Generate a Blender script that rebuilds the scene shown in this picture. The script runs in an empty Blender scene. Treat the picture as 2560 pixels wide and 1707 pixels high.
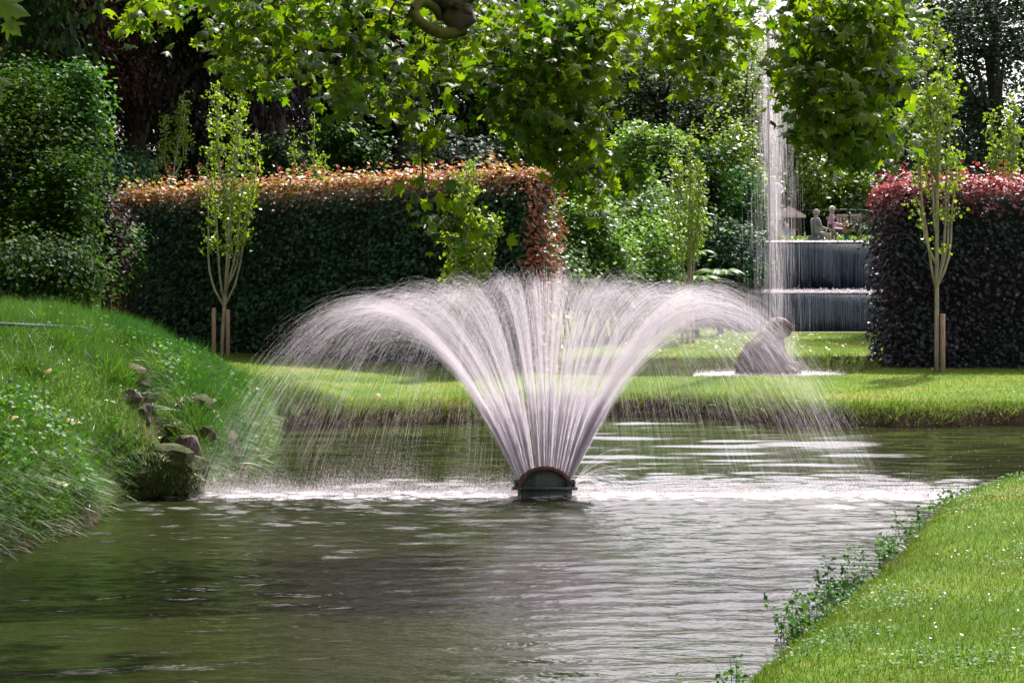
import bpy, bmesh, math
import numpy as np
from mathutils import Vector, Matrix

# ------------------------------------------------------------------ camera, sky, sun, exposure
scene = bpy.context.scene
col = scene.collection
F, UC, VH, CAMH = 4978.0, 1280.0, 700.0, 2.0      # focal length in photo pixels, centre column, horizon row, eye height
cam_data = bpy.data.cameras.new("camera")
cam_data.sensor_width = 36.0
cam_data.lens = 36.0 * F / 2560.0
cam_data.shift_y = -(853.5 - VH) / 2560.0
cam_data.clip_start = 0.1
cam_data.clip_end = 6000.0
cam = bpy.data.objects.new("camera", cam_data)
cam.location = (0, 0, CAMH)
cam.rotation_euler = (math.radians(90), 0, 0)
col.objects.link(cam)
scene.camera = cam

SUN_AZ, SUN_EL = math.radians(24), math.radians(56)   # azimuth clockwise from +Y (away from camera, to the right)
to_sun = Vector((math.sin(SUN_AZ) * math.cos(SUN_EL), math.cos(SUN_AZ) * math.cos(SUN_EL), math.sin(SUN_EL)))
world = bpy.data.worlds.new("World")
scene.world = world
world.use_nodes = True
wn, wl = world.node_tree.nodes, world.node_tree.links
wn.clear()
w_out = wn.new("ShaderNodeOutputWorld")
w_bg = wn.new("ShaderNodeBackground")
w_bg.inputs["Strength"].default_value = 0.13
w_sky = wn.new("ShaderNodeTexSky")
w_sky.sky_type = 'NISHITA'
w_sky.sun_disc = False
w_sky.sun_elevation = SUN_EL
w_sky.sun_rotation = SUN_AZ
w_sky.dust_density = 4.0
w_co = wn.new("ShaderNodeTexCoord")
w_no = wn.new("ShaderNodeTexNoise")
w_no.inputs["Scale"].default_value = 2.2
w_no.inputs["Detail"].default_value = 6.0
w_rm = wn.new("ShaderNodeMapRange")
w_rm.inputs["From Min"].default_value = 0.36
w_rm.inputs["From Max"].default_value = 0.60
w_rm.inputs["To Min"].default_value = 0.40
w_rm.inputs["To Max"].default_value = 1.0
w_mx = wn.new("ShaderNodeMix")
w_mx.data_type = 'RGBA'
w_bw = wn.new("ShaderNodeRGBToBW")
w_cl = wn.new("ShaderNodeMix")                            # thin white cloud, lit by the sky's own brightness
w_cl.data_type = 'RGBA'
w_cl.blend_type = 'MULTIPLY'
w_cl.inputs["Factor"].default_value = 1.0
w_cl.inputs["B"].default_value = (1.75, 1.58, 1.70, 1.0)
wl.new(w_sky.outputs["Color"], w_bw.inputs["Color"])
wl.new(w_bw.outputs["Val"], w_cl.inputs["A"])
wl.new(w_cl.outputs["Result"], w_mx.inputs["B"])
wl.new(w_co.outputs["Generated"], w_no.inputs["Vector"])
wl.new(w_no.outputs["Fac"], w_rm.inputs["Value"])
wl.new(w_rm.outputs["Result"], w_mx.inputs["Factor"])
wl.new(w_sky.outputs["Color"], w_mx.inputs["A"])
wl.new(w_mx.outputs["Result"], w_bg.inputs["Color"])
wl.new(w_bg.outputs["Background"], w_out.inputs["Surface"])

sun_data = bpy.data.lights.new("sun", 'SUN')
sun_data.energy = 5.0
sun_data.angle = math.radians(0.55)
sun_data.color = (1.0, 0.95, 0.86)
sun = bpy.data.objects.new("sun", sun_data)
sun.rotation_euler = to_sun.to_track_quat('Z', 'Y').to_euler()
sun.location = (20, 40, 60)
col.objects.link(sun)

vs = scene.view_settings
scene.display_settings.display_device = 'sRGB'
vs.view_transform = 'Standard'
vs.look = 'None'
vs.exposure = 1.2
vs.gamma = 1.0
vs.use_curve_mapping = False
scene.cycles.max_bounces = 7
scene.cycles.diffuse_bounces = 3
scene.cycles.glossy_bounces = 3
scene.cycles.transmission_bounces = 5
scene.cycles.transparent_max_bounces = 6
scene.cycles.caustics_reflective = False
scene.cycles.caustics_refractive = False
scene.cycles.sample_clamp_indirect = 6.0
scene.cycles.use_denoising = True
scene.cycles.denoiser = 'OPENIMAGEDENOISE'
scene.cycles.denoising_input_passes = 'RGB_ALBEDO_NORMAL'

R = np.random.default_rng(7)


def W(u, v, y):
    """photo pixel at distance y -> world point"""
    return np.array(((u - UC) / F * y, y, CAMH - (v - VH) / F * y))


# ------------------------------------------------------------------ mesh helpers
def mesh_np(name, verts, polys, smooth=False):
    """verts (N,3); polys: list of integer arrays (M,k)"""
    me = bpy.data.meshes.new(name)
    verts = np.asarray(verts, dtype=np.float32)
    polys = [np.asarray(p, dtype=np.int32) for p in polys if len(p)]
    me.vertices.add(len(verts))
    me.vertices.foreach_set("co", verts.ravel())
    nl = sum(p.size for p in polys)
    npo = sum(len(p) for p in polys)
    me.loops.add(nl)
    me.polygons.add(npo)
    me.loops.foreach_set("vertex_index", np.concatenate([p.ravel() for p in polys]))
    tot = np.concatenate([np.full(len(p), p.shape[1], dtype=np.int32) for p in polys])
    start = np.concatenate([[0], np.cumsum(tot)[:-1]]).astype(np.int32)
    me.polygons.foreach_set("loop_start", start)
    me.polygons.foreach_set("loop_total", tot)
    if smooth:
        me.polygons.foreach_set("use_smooth", np.ones(npo, dtype=bool))
    me.update(calc_edges=True)
    return me


def link(name, me, mat=None, parent=None):
    o = bpy.data.objects.new(name, me)
    if mat is not None and me is not None and len(me.materials) == 0:
        me.materials.append(mat)
    col.objects.link(o)
    if parent is not None:
        o.parent = parent
    return o


def tag(o, label, cat, group=None):
    o["label"] = label
    o["category"] = cat
    if group:
        o["group"] = group
    return o


def empty(name, loc, label, cat, group=None, rz=0.0):
    o = bpy.data.objects.new(name, None)
    o.empty_display_size = 0.2
    o.location = tuple(float(c) for c in loc)
    o.rotation_euler = (0, 0, rz)
    col.objects.link(o)
    return tag(o, label, cat, group)


class Acc:
    """collects tubes, boxes and rings into one mesh"""
    def __init__(self):
        self.v, self.q, self.t, self.n = [], [], [], 0

    def add(self, verts, quads=(), tris=()):
        verts = np.asarray(verts, float)
        if len(quads):
            self.q.append(np.asarray(quads) + self.n)
        if len(tris):
            self.t.append(np.asarray(tris) + self.n)
        self.v.append(verts)
        self.n += len(verts)

    def tube(self, pts, rad, n=6, cap=True):
        pts = np.asarray(pts, float)
        rad = np.broadcast_to(np.asarray(rad, float), (len(pts),))
        tan = np.gradient(pts, axis=0)
        tan /= np.linalg.norm(tan, axis=1)[:, None] + 1e-9
        ref = np.array((0.31, 0.17, 0.93)) if abs(tan[0][2]) < 0.8 else np.array((0.9, 0.35, 0.1))
        a = np.cross(tan, ref)
        a /= np.linalg.norm(a, axis=1)[:, None] + 1e-9
        b = np.cross(tan, a)
        th = np.linspace(0, 2 * np.pi, n, endpoint=False)
        ring = (np.cos(th)[None, :, None] * a[:, None, :] + np.sin(th)[None, :, None] * b[:, None, :]) * rad[:, None, None] + pts[:, None, :]
        V = ring.reshape(-1, 3)
        m = len(pts)
        i = np.arange(m - 1)[:, None] * n
        j = np.arange(n)[None, :]
        k = (j + 1) % n
        Q = np.stack([i + j, i + k, i + n + k, i + n + j], -1).reshape(-1, 4)
        T = []
        if cap:
            V = np.vstack([V, pts[0], pts[-1]])
            c0, c1 = m * n, m * n + 1
            for jj in range(n):
                T.append((c0, (jj + 1) % n, jj))
                T.append((c1, (m - 1) * n + jj, (m - 1) * n + (jj + 1) % n))
        self.add(V, Q, T)

    def box(self, c, s, rz=0.0, taper=1.0):
        c, s = np.asarray(c, float), np.asarray(s, float) / 2
        P = []
        for z in (-1, 1):
            k = taper if z > 0 else 1.0
            for x, y in ((-1, -1), (1, -1), (1, 1), (-1, 1)):
                X, Y = x * s[0] * k, y * s[1] * k
                P.append((c[0] + X * math.cos(rz) - Y * math.sin(rz), c[1] + X * math.sin(rz) + Y * math.cos(rz), c[2] + z * s[2]))
        self.add(P, [(3, 2, 1, 0), (4, 5, 6, 7), (0, 1, 5, 4), (1, 2, 6, 5), (2, 3, 7, 6), (3, 0, 4, 7)])

    def loft(self, rings, closed_ends=True):
        rings = np.asarray(rings, float)
        m, n = rings.shape[:2]
        i = np.arange(m - 1)[:, None] * n
        j = np.arange(n)[None, :]
        k = (j + 1) % n
        Q = np.stack([i + j, i + k, i + n + k, i + n + j], -1).reshape(-1, 4)
        V = rings.reshape(-1, 3)
        T = []
        if closed_ends:
            V = np.vstack([V, rings[0].mean(0), rings[-1].mean(0)])
            for jj in range(n):
                T.append((m * n, (jj + 1) % n, jj))
                T.append((m * n + 1, (m - 1) * n + jj, (m - 1) * n + (jj + 1) % n))
        self.add(V, Q, T)

    def mesh(self, name, smooth=False):
        polys = []
        if self.q:
            polys.append(np.concatenate(self.q))
        if self.t:
            polys.append(np.concatenate(self.t))
        return mesh_np(name, np.concatenate(self.v), polys, smooth)

    def build(self, name, mat, parent=None, smooth=False):
        return link(name, self.mesh(name, smooth), mat, parent)


def unit(a):
    return a / (np.linalg.norm(a, axis=-1, keepdims=True) + 1e-9)


# leaf templates: vertices and triangles
OVAL = (np.array([(0, 0, 0), (-.30, .48, .07), (0, 1, -.06), (.30, .48, .07)]), np.array([(0, 2, 1), (0, 3, 2)]))
POP = (np.array([(0, 0, 0), (-.42, .30, .05), (0, 1, -.04), (.42, .30, .05)]), np.array([(0, 2, 1), (0, 3, 2)]))
_half = [(.04, .02), (.30, -.12), (.27, .07), (.40, .08), (.58, .20), (.42, .25), (.37, .33), (.60, .52), (.66, .74), (.45, .62), (.25, .55), (.27, .72), (.17, .80)]
_out = [(0.0, 0.03)] + _half + [(0, 1.08)] + [(-x, y) for x, y in reversed(_half)]
_mv = [(0, .32, .05)] + [(x, y, -.34 * abs(x) - .30 * max(0, y - .4) + (0.03 if i % 2 else 0)) for i, (x, y) in enumerate(_out)]
_n = len(_out)
MAPLE = (np.array(_mv), np.array([(0, 1 + i, 1 + (i + 1) % _n) for i in range(_n)]))
_lo = [(.30, -.12), (.27, .07), (.58, .20), (.40, .30), (.66, .74), (.25, .55)]
_out2 = [(0.0, 0.03)] + _lo + [(0, 1.08)] + [(-x, y) for x, y in reversed(_lo)]
MAPLE_LO = (np.array([(0, .32, .05)] + [(x, y, -.34 * abs(x) - .30 * max(0, y - .4)) for x, y in _out2]), np.array([(0, 1 + i, 1 + (i + 1) % len(_out2)) for i in range(len(_out2))]))
BLADE = (np.array([(-.5, 0, 0), (.5, 0, 0), (-.36, .5, .10), (.36, .5, .10), (0, 1, .38)]), np.array([(0, 1, 3), (0, 3, 2), (2, 3, 4)]))


SPIKE = (np.array([(-.5, 0, 0), (.5, 0, 0), (0, 1, .22)]), np.array([(0, 1, 2)]))      # short mown blade


def frames(n, rng, up=0.4, hang=0.0, out=None):
    """random leaf frames: X (width), Y (length), Z (normal)"""
    z = unit(rng.normal(size=(n, 3)))
    z[:, 2] = np.abs(z[:, 2])
    z = unit(z + np.array((0, 0, up)) + (0 if out is None else out))
    y = unit(rng.normal(size=(n, 3)) + np.array((0, 0, -hang)) + (0 if out is None else .6 * out))
    y = unit(y - z * (y * z).sum(1)[:, None])
    x = np.cross(y, z)
    return x, y, z


def place(tpl, pos, size, fr, wid=1.0):
    V, T = tpl
    x, y, z = fr
    n = len(pos)
    size = np.broadcast_to(np.asarray(size, float), (n,))
    wid = np.broadcast_to(np.asarray(wid, float), (n,))
    P = (pos[:, None, :] + size[:, None, None] * (wid[:, None, None] * V[None, :, 0, None] * x[:, None, :] + V[None, :, 1, None] * y[:, None, :] + V[None, :, 2, None] * z[:, None, :]))
    I = T[None, :, :] + (np.arange(n) * len(V))[:, None, None]
    return P.reshape(-1, 3), I.reshape(-1, 3)


def leaf_mesh(name, tpl, pos, size, rng, up=.4, hang=0., out=None, wid=1.0):
    P, I = place(tpl, np.asarray(pos, float), size, frames(len(pos), rng, up, hang, out), wid)
    return mesh_np(name, P, [I])


# ------------------------------------------------------------------ materials
def new_mat(name):
    m = bpy.data.materials.new(name)
    m.use_nodes = True
    nt = m.node_tree
    nt.nodes.clear()
    return m, nt.nodes, nt.links, nt.nodes.new("ShaderNodeOutputMaterial")


def ramp(nodes, stops):
    r = nodes.new("ShaderNodeValToRGB")
    el = r.color_ramp.elements
    while len(el) < len(stops):
        el.new(0.5)
    for e, (p, c) in zip(el, stops):
        e.position = p
        e.color = (*c, 1.0)
    return r


def leaf_mat(name, stops, trans=0.4, tint=(1.25, 1.35, .55), rough=.42, spec=.5, clump=None, ztop=None):
    """stops: colour ramp over a per-leaf random number; clump: patches of a second hue through the mass;
    ztop=(z0, z1, stops2): young growth of another colour, brightened as if sunlit, above a height (object space)"""
    m, N, L, out = new_mat(name)
    geo = N.new("ShaderNodeNewGeometry")
    inf = N.new("ShaderNodeObjectInfo")
    add = N.new("ShaderNodeMath"); add.operation = 'ADD'
    fr = N.new("ShaderNodeMath"); fr.operation = 'FRACT'
    L.new(geo.outputs["Random Per Island"], add.inputs[0])
    L.new(inf.outputs["Random"], add.inputs[1])
    L.new(add.outputs[0], fr.inputs[0])
    r = ramp(N, stops)
    L.new(fr.outputs[0], r.inputs["Fac"])
    c = r.outputs["Color"]
    tc = N.new("ShaderNodeTexCoord")
    if clump is not None:
        no = N.new("ShaderNodeTexNoise")
        no.inputs["Scale"].default_value = clump[0]
        no.inputs["Detail"].default_value = 2
        L.new(tc.outputs["Object"], no.inputs["Vector"])
        mr = N.new("ShaderNodeMapRange")
        mr.inputs["From Min"].default_value = .47
        mr.inputs["From Max"].default_value = .62
        L.new(no.outputs["Fac"], mr.inputs["Value"])
        mx = N.new("ShaderNodeMix"); mx.data_type = 'RGBA'
        L.new(mr.outputs["Result"], mx.inputs["Factor"])
        L.new(c, mx.inputs["A"])
        mx.inputs["B"].default_value = (*clump[1], 1)
        c = mx.outputs["Result"]
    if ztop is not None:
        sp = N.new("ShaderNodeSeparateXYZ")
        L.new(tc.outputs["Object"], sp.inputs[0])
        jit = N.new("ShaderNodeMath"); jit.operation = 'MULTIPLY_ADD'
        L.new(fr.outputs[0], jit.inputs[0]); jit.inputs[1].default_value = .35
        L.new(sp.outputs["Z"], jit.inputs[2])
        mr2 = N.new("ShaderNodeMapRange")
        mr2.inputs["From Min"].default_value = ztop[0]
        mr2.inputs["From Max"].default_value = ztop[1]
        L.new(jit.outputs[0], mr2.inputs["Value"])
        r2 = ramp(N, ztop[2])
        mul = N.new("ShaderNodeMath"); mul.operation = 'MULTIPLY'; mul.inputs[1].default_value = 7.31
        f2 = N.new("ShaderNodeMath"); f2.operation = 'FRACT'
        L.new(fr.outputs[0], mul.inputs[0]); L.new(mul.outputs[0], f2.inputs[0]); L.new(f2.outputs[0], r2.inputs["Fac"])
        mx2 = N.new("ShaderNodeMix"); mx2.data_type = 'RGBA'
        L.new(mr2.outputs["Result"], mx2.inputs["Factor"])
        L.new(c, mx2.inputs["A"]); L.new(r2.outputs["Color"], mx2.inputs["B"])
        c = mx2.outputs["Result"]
    b = N.new("ShaderNodeBsdfPrincipled")
    b.inputs["Roughness"].default_value = rough
    b.inputs["Specular IOR Level"].default_value = spec
    L.new(c, b.inputs["Base Color"])
    t = N.new("ShaderNodeBsdfTranslucent")
    tm = N.new("ShaderNodeMix"); tm.data_type = 'RGBA'; tm.blend_type = 'MULTIPLY'
    tm.inputs["Factor"].default_value = 1
    L.new(c, tm.inputs["A"])
    tm.inputs["B"].default_value = (*tint, 1)
    L.new(tm.outputs["Result"], t.inputs["Color"])
    mix = N.new("ShaderNodeMixShader")
    mix.inputs["Fac"].default_value = trans
    L.new(b.outputs[0], mix.inputs[1])
    L.new(t.outputs[0], mix.inputs[2])
    L.new(mix.outputs[0], out.inputs["Surface"])
    return m


def leaf_mat_matte(*a, **k):
    k.setdefault('rough', .55); k.setdefault('spec', .22)
    return leaf_mat(*a, **k)


def rough_mat(name, c1, c2, scale=6.0, rough=.85, bump=.4, c3=None, stretch=(1, 1, 1), spec=.3):
    m, N, L, out = new_mat(name)
    tc = N.new("ShaderNodeTexCoord")
    mp = N.new("ShaderNodeMapping")
    mp.inputs["Scale"].default_value = stretch
    L.new(tc.outputs["Object"], mp.inputs["Vector"])
    no = N.new("ShaderNodeTexNoise")
    no.inputs["Scale"].default_value = scale
    no.inputs["Detail"].default_value = 7
    no.inputs["Roughness"].default_value = .65
    L.new(mp.outputs[0], no.inputs["Vector"])
    st = [(.32, c1), (.62, c2)] + ([(.72, c3)] if c3 else [])
    r = ramp(N, st)
    L.new(no.outputs["Fac"], r.inputs["Fac"])
    b = N.new("ShaderNodeBsdfPrincipled")
    b.inputs["Roughness"].default_value = rough
    b.inputs["Specular IOR Level"].default_value = spec
    L.new(r.outputs["Color"], b.inputs["Base Color"])
    if bump:
        bp = N.new("ShaderNodeBump")
        bp.inputs["Strength"].default_value = bump
        bp.inputs["Distance"].default_value = .03
        L.new(no.outputs["Fac"], bp.inputs["Height"])
        L.new(bp.outputs[0], b.inputs["Normal"])
    L.new(b.outputs[0], out.inputs["Surface"])
    return m


def spray_mat(name, c=(.72, .675, .73), fac=.6):
    m, N, L, out = new_mat(name)
    d = N.new("ShaderNodeBsdfDiffuse"); d.inputs["Color"].default_value = (*c, 1)
    t = N.new("ShaderNodeBsdfTranslucent"); t.inputs["Color"].default_value = (*c, 1)
    mx = N.new("ShaderNodeMixShader"); mx.inputs["Fac"].default_value = fac
    L.new(d.outputs[0], mx.inputs[1]); L.new(t.outputs[0], mx.inputs[2])
    L.new(mx.outputs[0], out.inputs["Surface"])
    return m


M = {}
M['plane_leaf'] = leaf_mat('plane_leaf', [(0, (.018, .055, .008)), (.35, (.040, .095, .009)), (.7, (.075, .145, .010)), (1, (.14, .20, .012))], trans=.60, tint=(1.6, 1.55, .28), rough=.42, spec=.4, clump=(.9, (.10, .165, .010)))
M['poplar_leaf'] = leaf_mat('poplar_leaf', [(0, (.07, .14, .012)), (.5, (.12, .21, .015)), (1, (.22, .29, .04))], trans=.45, tint=(1.6, 1.6, .4), rough=.32, spec=.7)
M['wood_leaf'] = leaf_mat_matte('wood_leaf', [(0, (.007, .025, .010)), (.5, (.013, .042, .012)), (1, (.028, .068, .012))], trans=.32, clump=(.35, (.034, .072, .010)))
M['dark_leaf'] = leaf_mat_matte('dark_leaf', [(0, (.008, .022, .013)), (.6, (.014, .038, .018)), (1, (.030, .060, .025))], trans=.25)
M['copper_leaf'] = leaf_mat_matte('copper_leaf', [(0, (.020, .012, .014)), (.5, (.040, .018, .018)), (1, (.085, .030, .018))], trans=.35, tint=(1.6, .8, .5))
M['purple_leaf'] = leaf_mat_matte('purple_leaf', [(0, (.016, .012, .018)), (.6, (.026, .018, .026)), (1, (.05, .035, .04))], trans=.25, tint=(1.4, .8, .8))
M['shrub_leaf'] = leaf_mat('shrub_leaf', [(0, (.045, .105, .022)), (.5, (.095, .18, .045)), (1, (.22, .29, .13))], trans=.42, rough=.42, spec=.4, clump=(.8, (.09, .20, .03)))
M['yellow_leaf'] = leaf_mat('yellow_leaf', [(0, (.06, .12, .012)), (.5, (.11, .19, .018)), (1, (.20, .26, .03))], trans=.45)
M['teal_leaf'] = leaf_mat_matte('teal_leaf', [(0, (.010, .045, .022)), (.6, (.020, .080, .036)), (1, (.045, .12, .05))], trans=.3)
M['bank_leaf'] = leaf_mat_matte('bank_leaf', [(0, (.025, .080, .012)), (.5, (.045, .125, .015)), (1, (.09, .19, .025))], trans=.38, clump=(1.2, (.03, .10, .02)))
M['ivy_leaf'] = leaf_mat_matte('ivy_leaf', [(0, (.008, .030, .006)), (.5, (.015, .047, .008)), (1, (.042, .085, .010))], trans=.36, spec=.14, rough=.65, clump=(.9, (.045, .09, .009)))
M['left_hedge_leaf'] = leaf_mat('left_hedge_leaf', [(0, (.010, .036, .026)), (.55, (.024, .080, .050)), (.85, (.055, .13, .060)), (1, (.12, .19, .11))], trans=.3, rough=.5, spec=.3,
                                clump=(1.3, (.040, .115, .060)), ztop=(3.22, 3.46, [(0, (.25, .055, .045)), (.35, (.32, .11, .07)), (.6, (.22, .19, .03)), (1, (.46, .31, .30))]))  # copper shoots on top, brightened to carry the sunlit band in their colour
M['hedge_end_leaf'] = leaf_mat('hedge_end_leaf', [(0, (.14, .04, .018)), (.4, (.27, .075, .020)), (.7, (.17, .10, .02)), (1, (.38, .20, .17))], trans=.38, tint=(1.5, 1.0, .5), rough=.36)
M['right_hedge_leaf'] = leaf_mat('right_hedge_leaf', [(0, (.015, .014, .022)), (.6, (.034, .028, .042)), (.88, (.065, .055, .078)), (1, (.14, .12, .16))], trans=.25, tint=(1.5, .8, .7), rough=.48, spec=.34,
                                 clump=(1.0, (.024, .040, .044)), ztop=(3.10, 3.40, [(0, (.13, .024, .034)), (.5, (.22, .040, .050)), (.8, (.30, .09, .07)), (1, (.40, .24, .30))]))  # red shoots on top, sunlit brightness put into their colour
M['hedge_core'] = rough_mat('hedge_core', (.006, .010, .008), (.014, .020, .015), 8, .95, .6)
M['rose'] = leaf_mat('rose', [(0, (.45, .02, .03)), (.6, (.62, .04, .06)), (1, (.70, .12, .15))], trans=.25, tint=(1.2, .8, .8))
M['fern'] = leaf_mat('fern', [(0, (.05, .12, .015)), (.5, (.09, .17, .02)), (1, (.14, .21, .03))], trans=.42)
M['grass'] = leaf_mat('grass', [(0, (.055, .110, .008)), (.5, (.105, .175, .010)), (.85, (.155, .225, .015)), (1, (.27, .28, .07))], trans=.45, tint=(1.35, 1.25, .35), rough=.4, clump=(.55, (.125, .185, .02)))
M['near_grass'] = leaf_mat('near_grass', [(0, (.030, .075, .008)), (.5, (.060, .125, .010)), (.85, (.10, .17, .015)), (1, (.20, .22, .06))], trans=.42, tint=(1.25, 1.25, .35), rough=.45, spec=.35, clump=(1.1, (.090, .125, .016)))  # lawn grass made darker: the near bank's partial shade is in the colour
M['tall_grass'] = leaf_mat('tall_grass', [(0, (.020, .070, .010)), (.5, (.045, .120, .014)), (.88, (.080, .165, .020)), (1, (.19, .23, .07))], trans=.40, tint=(1.2, 1.3, .45), rough=.4, clump=(.6, (.030, .10, .022)))
M['edge_grass'] = leaf_mat('edge_grass', [(0, (.035, .085, .010)), (.5, (.075, .14, .014)), (1, (.20, .20, .06))], trans=.42, clump=(.9, (.10, .12, .025)))
M['moss'] = leaf_mat('moss', [(0, (.035, .060, .010)), (.6, (.070, .100, .012)), (1, (.13, .15, .02))], trans=.3)
M['daisy'] = leaf_mat('daisy', [(0, (.7, .68, .7)), (1, (.8, .78, .8))], trans=.3, tint=(1, 1, 1))
M['dead_leaf'] = leaf_mat('dead_leaf', [(0, (.40, .17, .05)), (.5, (.45, .28, .12)), (1, (.55, .42, .25))], trans=.3, tint=(1.2, 1, .7))
M['bark'] = rough_mat('bark', (.030, .024, .020), (.075, .062, .052), 9, .9, .8, stretch=(3, 3, .6))
M['plane_bark'] = rough_mat('plane_bark', (.035, .028, .022), (.10, .085, .055), 7, .9, .8, c3=(.085, .10, .022))
M['mossy_bark'] = rough_mat('mossy_bark', (.045, .040, .020), (.13, .13, .025), 9, .95, .8)
M['poplar_bark'] = rough_mat('poplar_bark', (.20, .16, .12), (.36, .31, .25), 20, .8, .4, stretch=(1, 1, .3))
M['stake_wood'] = rough_mat('stake_wood', (.22, .14, .10), (.40, .28, .21), 14, .85, .4, stretch=(4, 4, .4))
M['twig'] = rough_mat('twig', (.015, .013, .010), (.045, .038, .028), 14, .9, .4)
M['stone'] = rough_mat('stone', (.035, .028, .024), (.13, .095, .08), 7, .9, .9, c3=(.06, .07, .02))
M['mossy_stone'] = rough_mat('mossy_stone', (.014, .018, .007), (.050, .060, .012), 9, .95, .9, c3=(.10, .08, .06))
M['sculpture_stone'] = rough_mat('sculpture_stone', (.040, .027, .030), (.11, .078, .08), 7, .75, 1.0, c3=(.26, .17, .15), spec=.5)
M['statue_stone'] = rough_mat('statue_stone', (.30, .30, .35), (.48, .47, .52), 6, .8, .3)
M['pedestal_stone'] = rough_mat('pedestal_stone', (.12, .12, .15), (.22, .21, .25), 6, .85, .4)
M['rust'] = rough_mat('rust', (.050, .020, .019), (.115, .045, .038), 18, .7, .4, spec=.5)
M['wet_iron'] = rough_mat('wet_iron', (.010, .018, .018), (.035, .050, .040), 10, .45, .7, c3=(.07, .085, .025), spec=.6)
M['dark_metal'] = rough_mat('dark_metal', (.03, .032, .035), (.06, .06, .065), 12, .5, .1)
M['hose'] = rough_mat('hose', (.035, .038, .055), (.08, .085, .105), 6, .8, .1, spec=.15)
M['bench_wood'] = rough_mat('bench_wood', (.30, .25, .24), (.45, .39, .38), 9, .8, .3, stretch=(.3, 1, 1))
M['sheet_water'] = spray_mat('sheet_water', (.56, .64, .86), .5)  # blue of the reflected sky put into the curtain colour
M['spray'] = spray_mat('spray')
M['skin'] = rough_mat('skin', (.50, .32, .25), (.58, .39, .31), 5, .6, 0)
M['canvas'] = rough_mat('canvas', (.62, .46, .47), (.74, .58, .58), 3, .8, .1)
M['path'] = rough_mat('path', (.34, .27, .23), (.50, .41, .36), 5, .9, .3)


def cloth(name, c):
    return rough_mat(name, tuple(x * .8 for x in c), c, 9, .85, .2)


# ------------------------------------------------------------------ terrain
LOWER = np.array([(-1.2, 3.2), (-.5, 5.3), (1.28, 9.9), (2.35, 12.9), (3.45, 16.3), (4.0, 17.5), (4.8, 18.2), (6.5, 18.8), (14, 19.6), (16, 23), (14, 26.5),
                  (9, 27.0), (6.6, 27.35), (5.2, 27.1), (3.9, 27.4), (3.1, 28.5), (2.4, 29.2), (1.2, 29.3), (.4, 28.9), (-.8, 27.9), (-1.7, 27.6), (-2.6, 27.2), (-3.15, 26.7),
                  (-2.95, 24.5), (-2.75, 22), (-2.72, 20.3), (-2.80, 19.2), (-2.87, 18.55), (-3.05, 18.25), (-3.45, 18.15), (-3.62, 17.7), (-3.42, 16.4), (-3.55, 15.2), (-3.75, 14.3), (-4.4, 11.5), (-4.9, 7), (-3.5, 3.5)])
UPPER = np.array([(.5, 33.6), (2, 32.7), (4, 32.8), (5.4, 33.1), (6.0, 34.2), (6.4, 36), (8.0, 37.3), (9, 38.6), (6, 38.9), (2, 38.7), (.9, 37.5), (.3, 35.3)])
UP_Z = .33


def poly_sd(x, y, P):
    d = np.full(x.shape, 1e9)
    inside = np.zeros(x.shape, bool)
    for i in range(len(P)):
        ax, ay = P[i]
        bx, by = P[(i + 1) % len(P)]
        ex, ey = bx - ax, by - ay
        t = np.clip(((x - ax) * ex + (y - ay) * ey) / (ex * ex + ey * ey), 0, 1)
        d = np.minimum(d, (x - ax - t * ex) ** 2 + (y - ay - t * ey) ** 2)
        c = ((ay > y) != (by > y)) & (x < ex * (y - ay) / (by - ay + 1e-12) + ax)
        inside ^= c
    d = np.sqrt(d)
    return np.where(inside, -d, d)


def sm(a, b, x):
    t = np.clip((x - a) / (b - a), 0, 1)
    return t * t * (3 - 2 * t)


def bumps(x, y, s, seed):
    r = np.random.default_rng(seed)
    z = 0
    for _ in range(7):
        k = r.normal(size=2) * s
        z = z + np.sin(k[0] * x + k[1] * y + r.uniform(0, 6.28))
    return z / 7


def gully(x, y):
    gx_ = np.interp(y, [18.3, 18.9, 19.9, 20.85, 22.3, 23.2], [-3.05, -3.2, -3.58, -3.82, -4.36, -4.7])
    return np.exp(-((x - gx_) / .24) ** 2) * sm(18.2, 18.7, y) * (1 - sm(22.0, 23.0, y))


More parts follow.
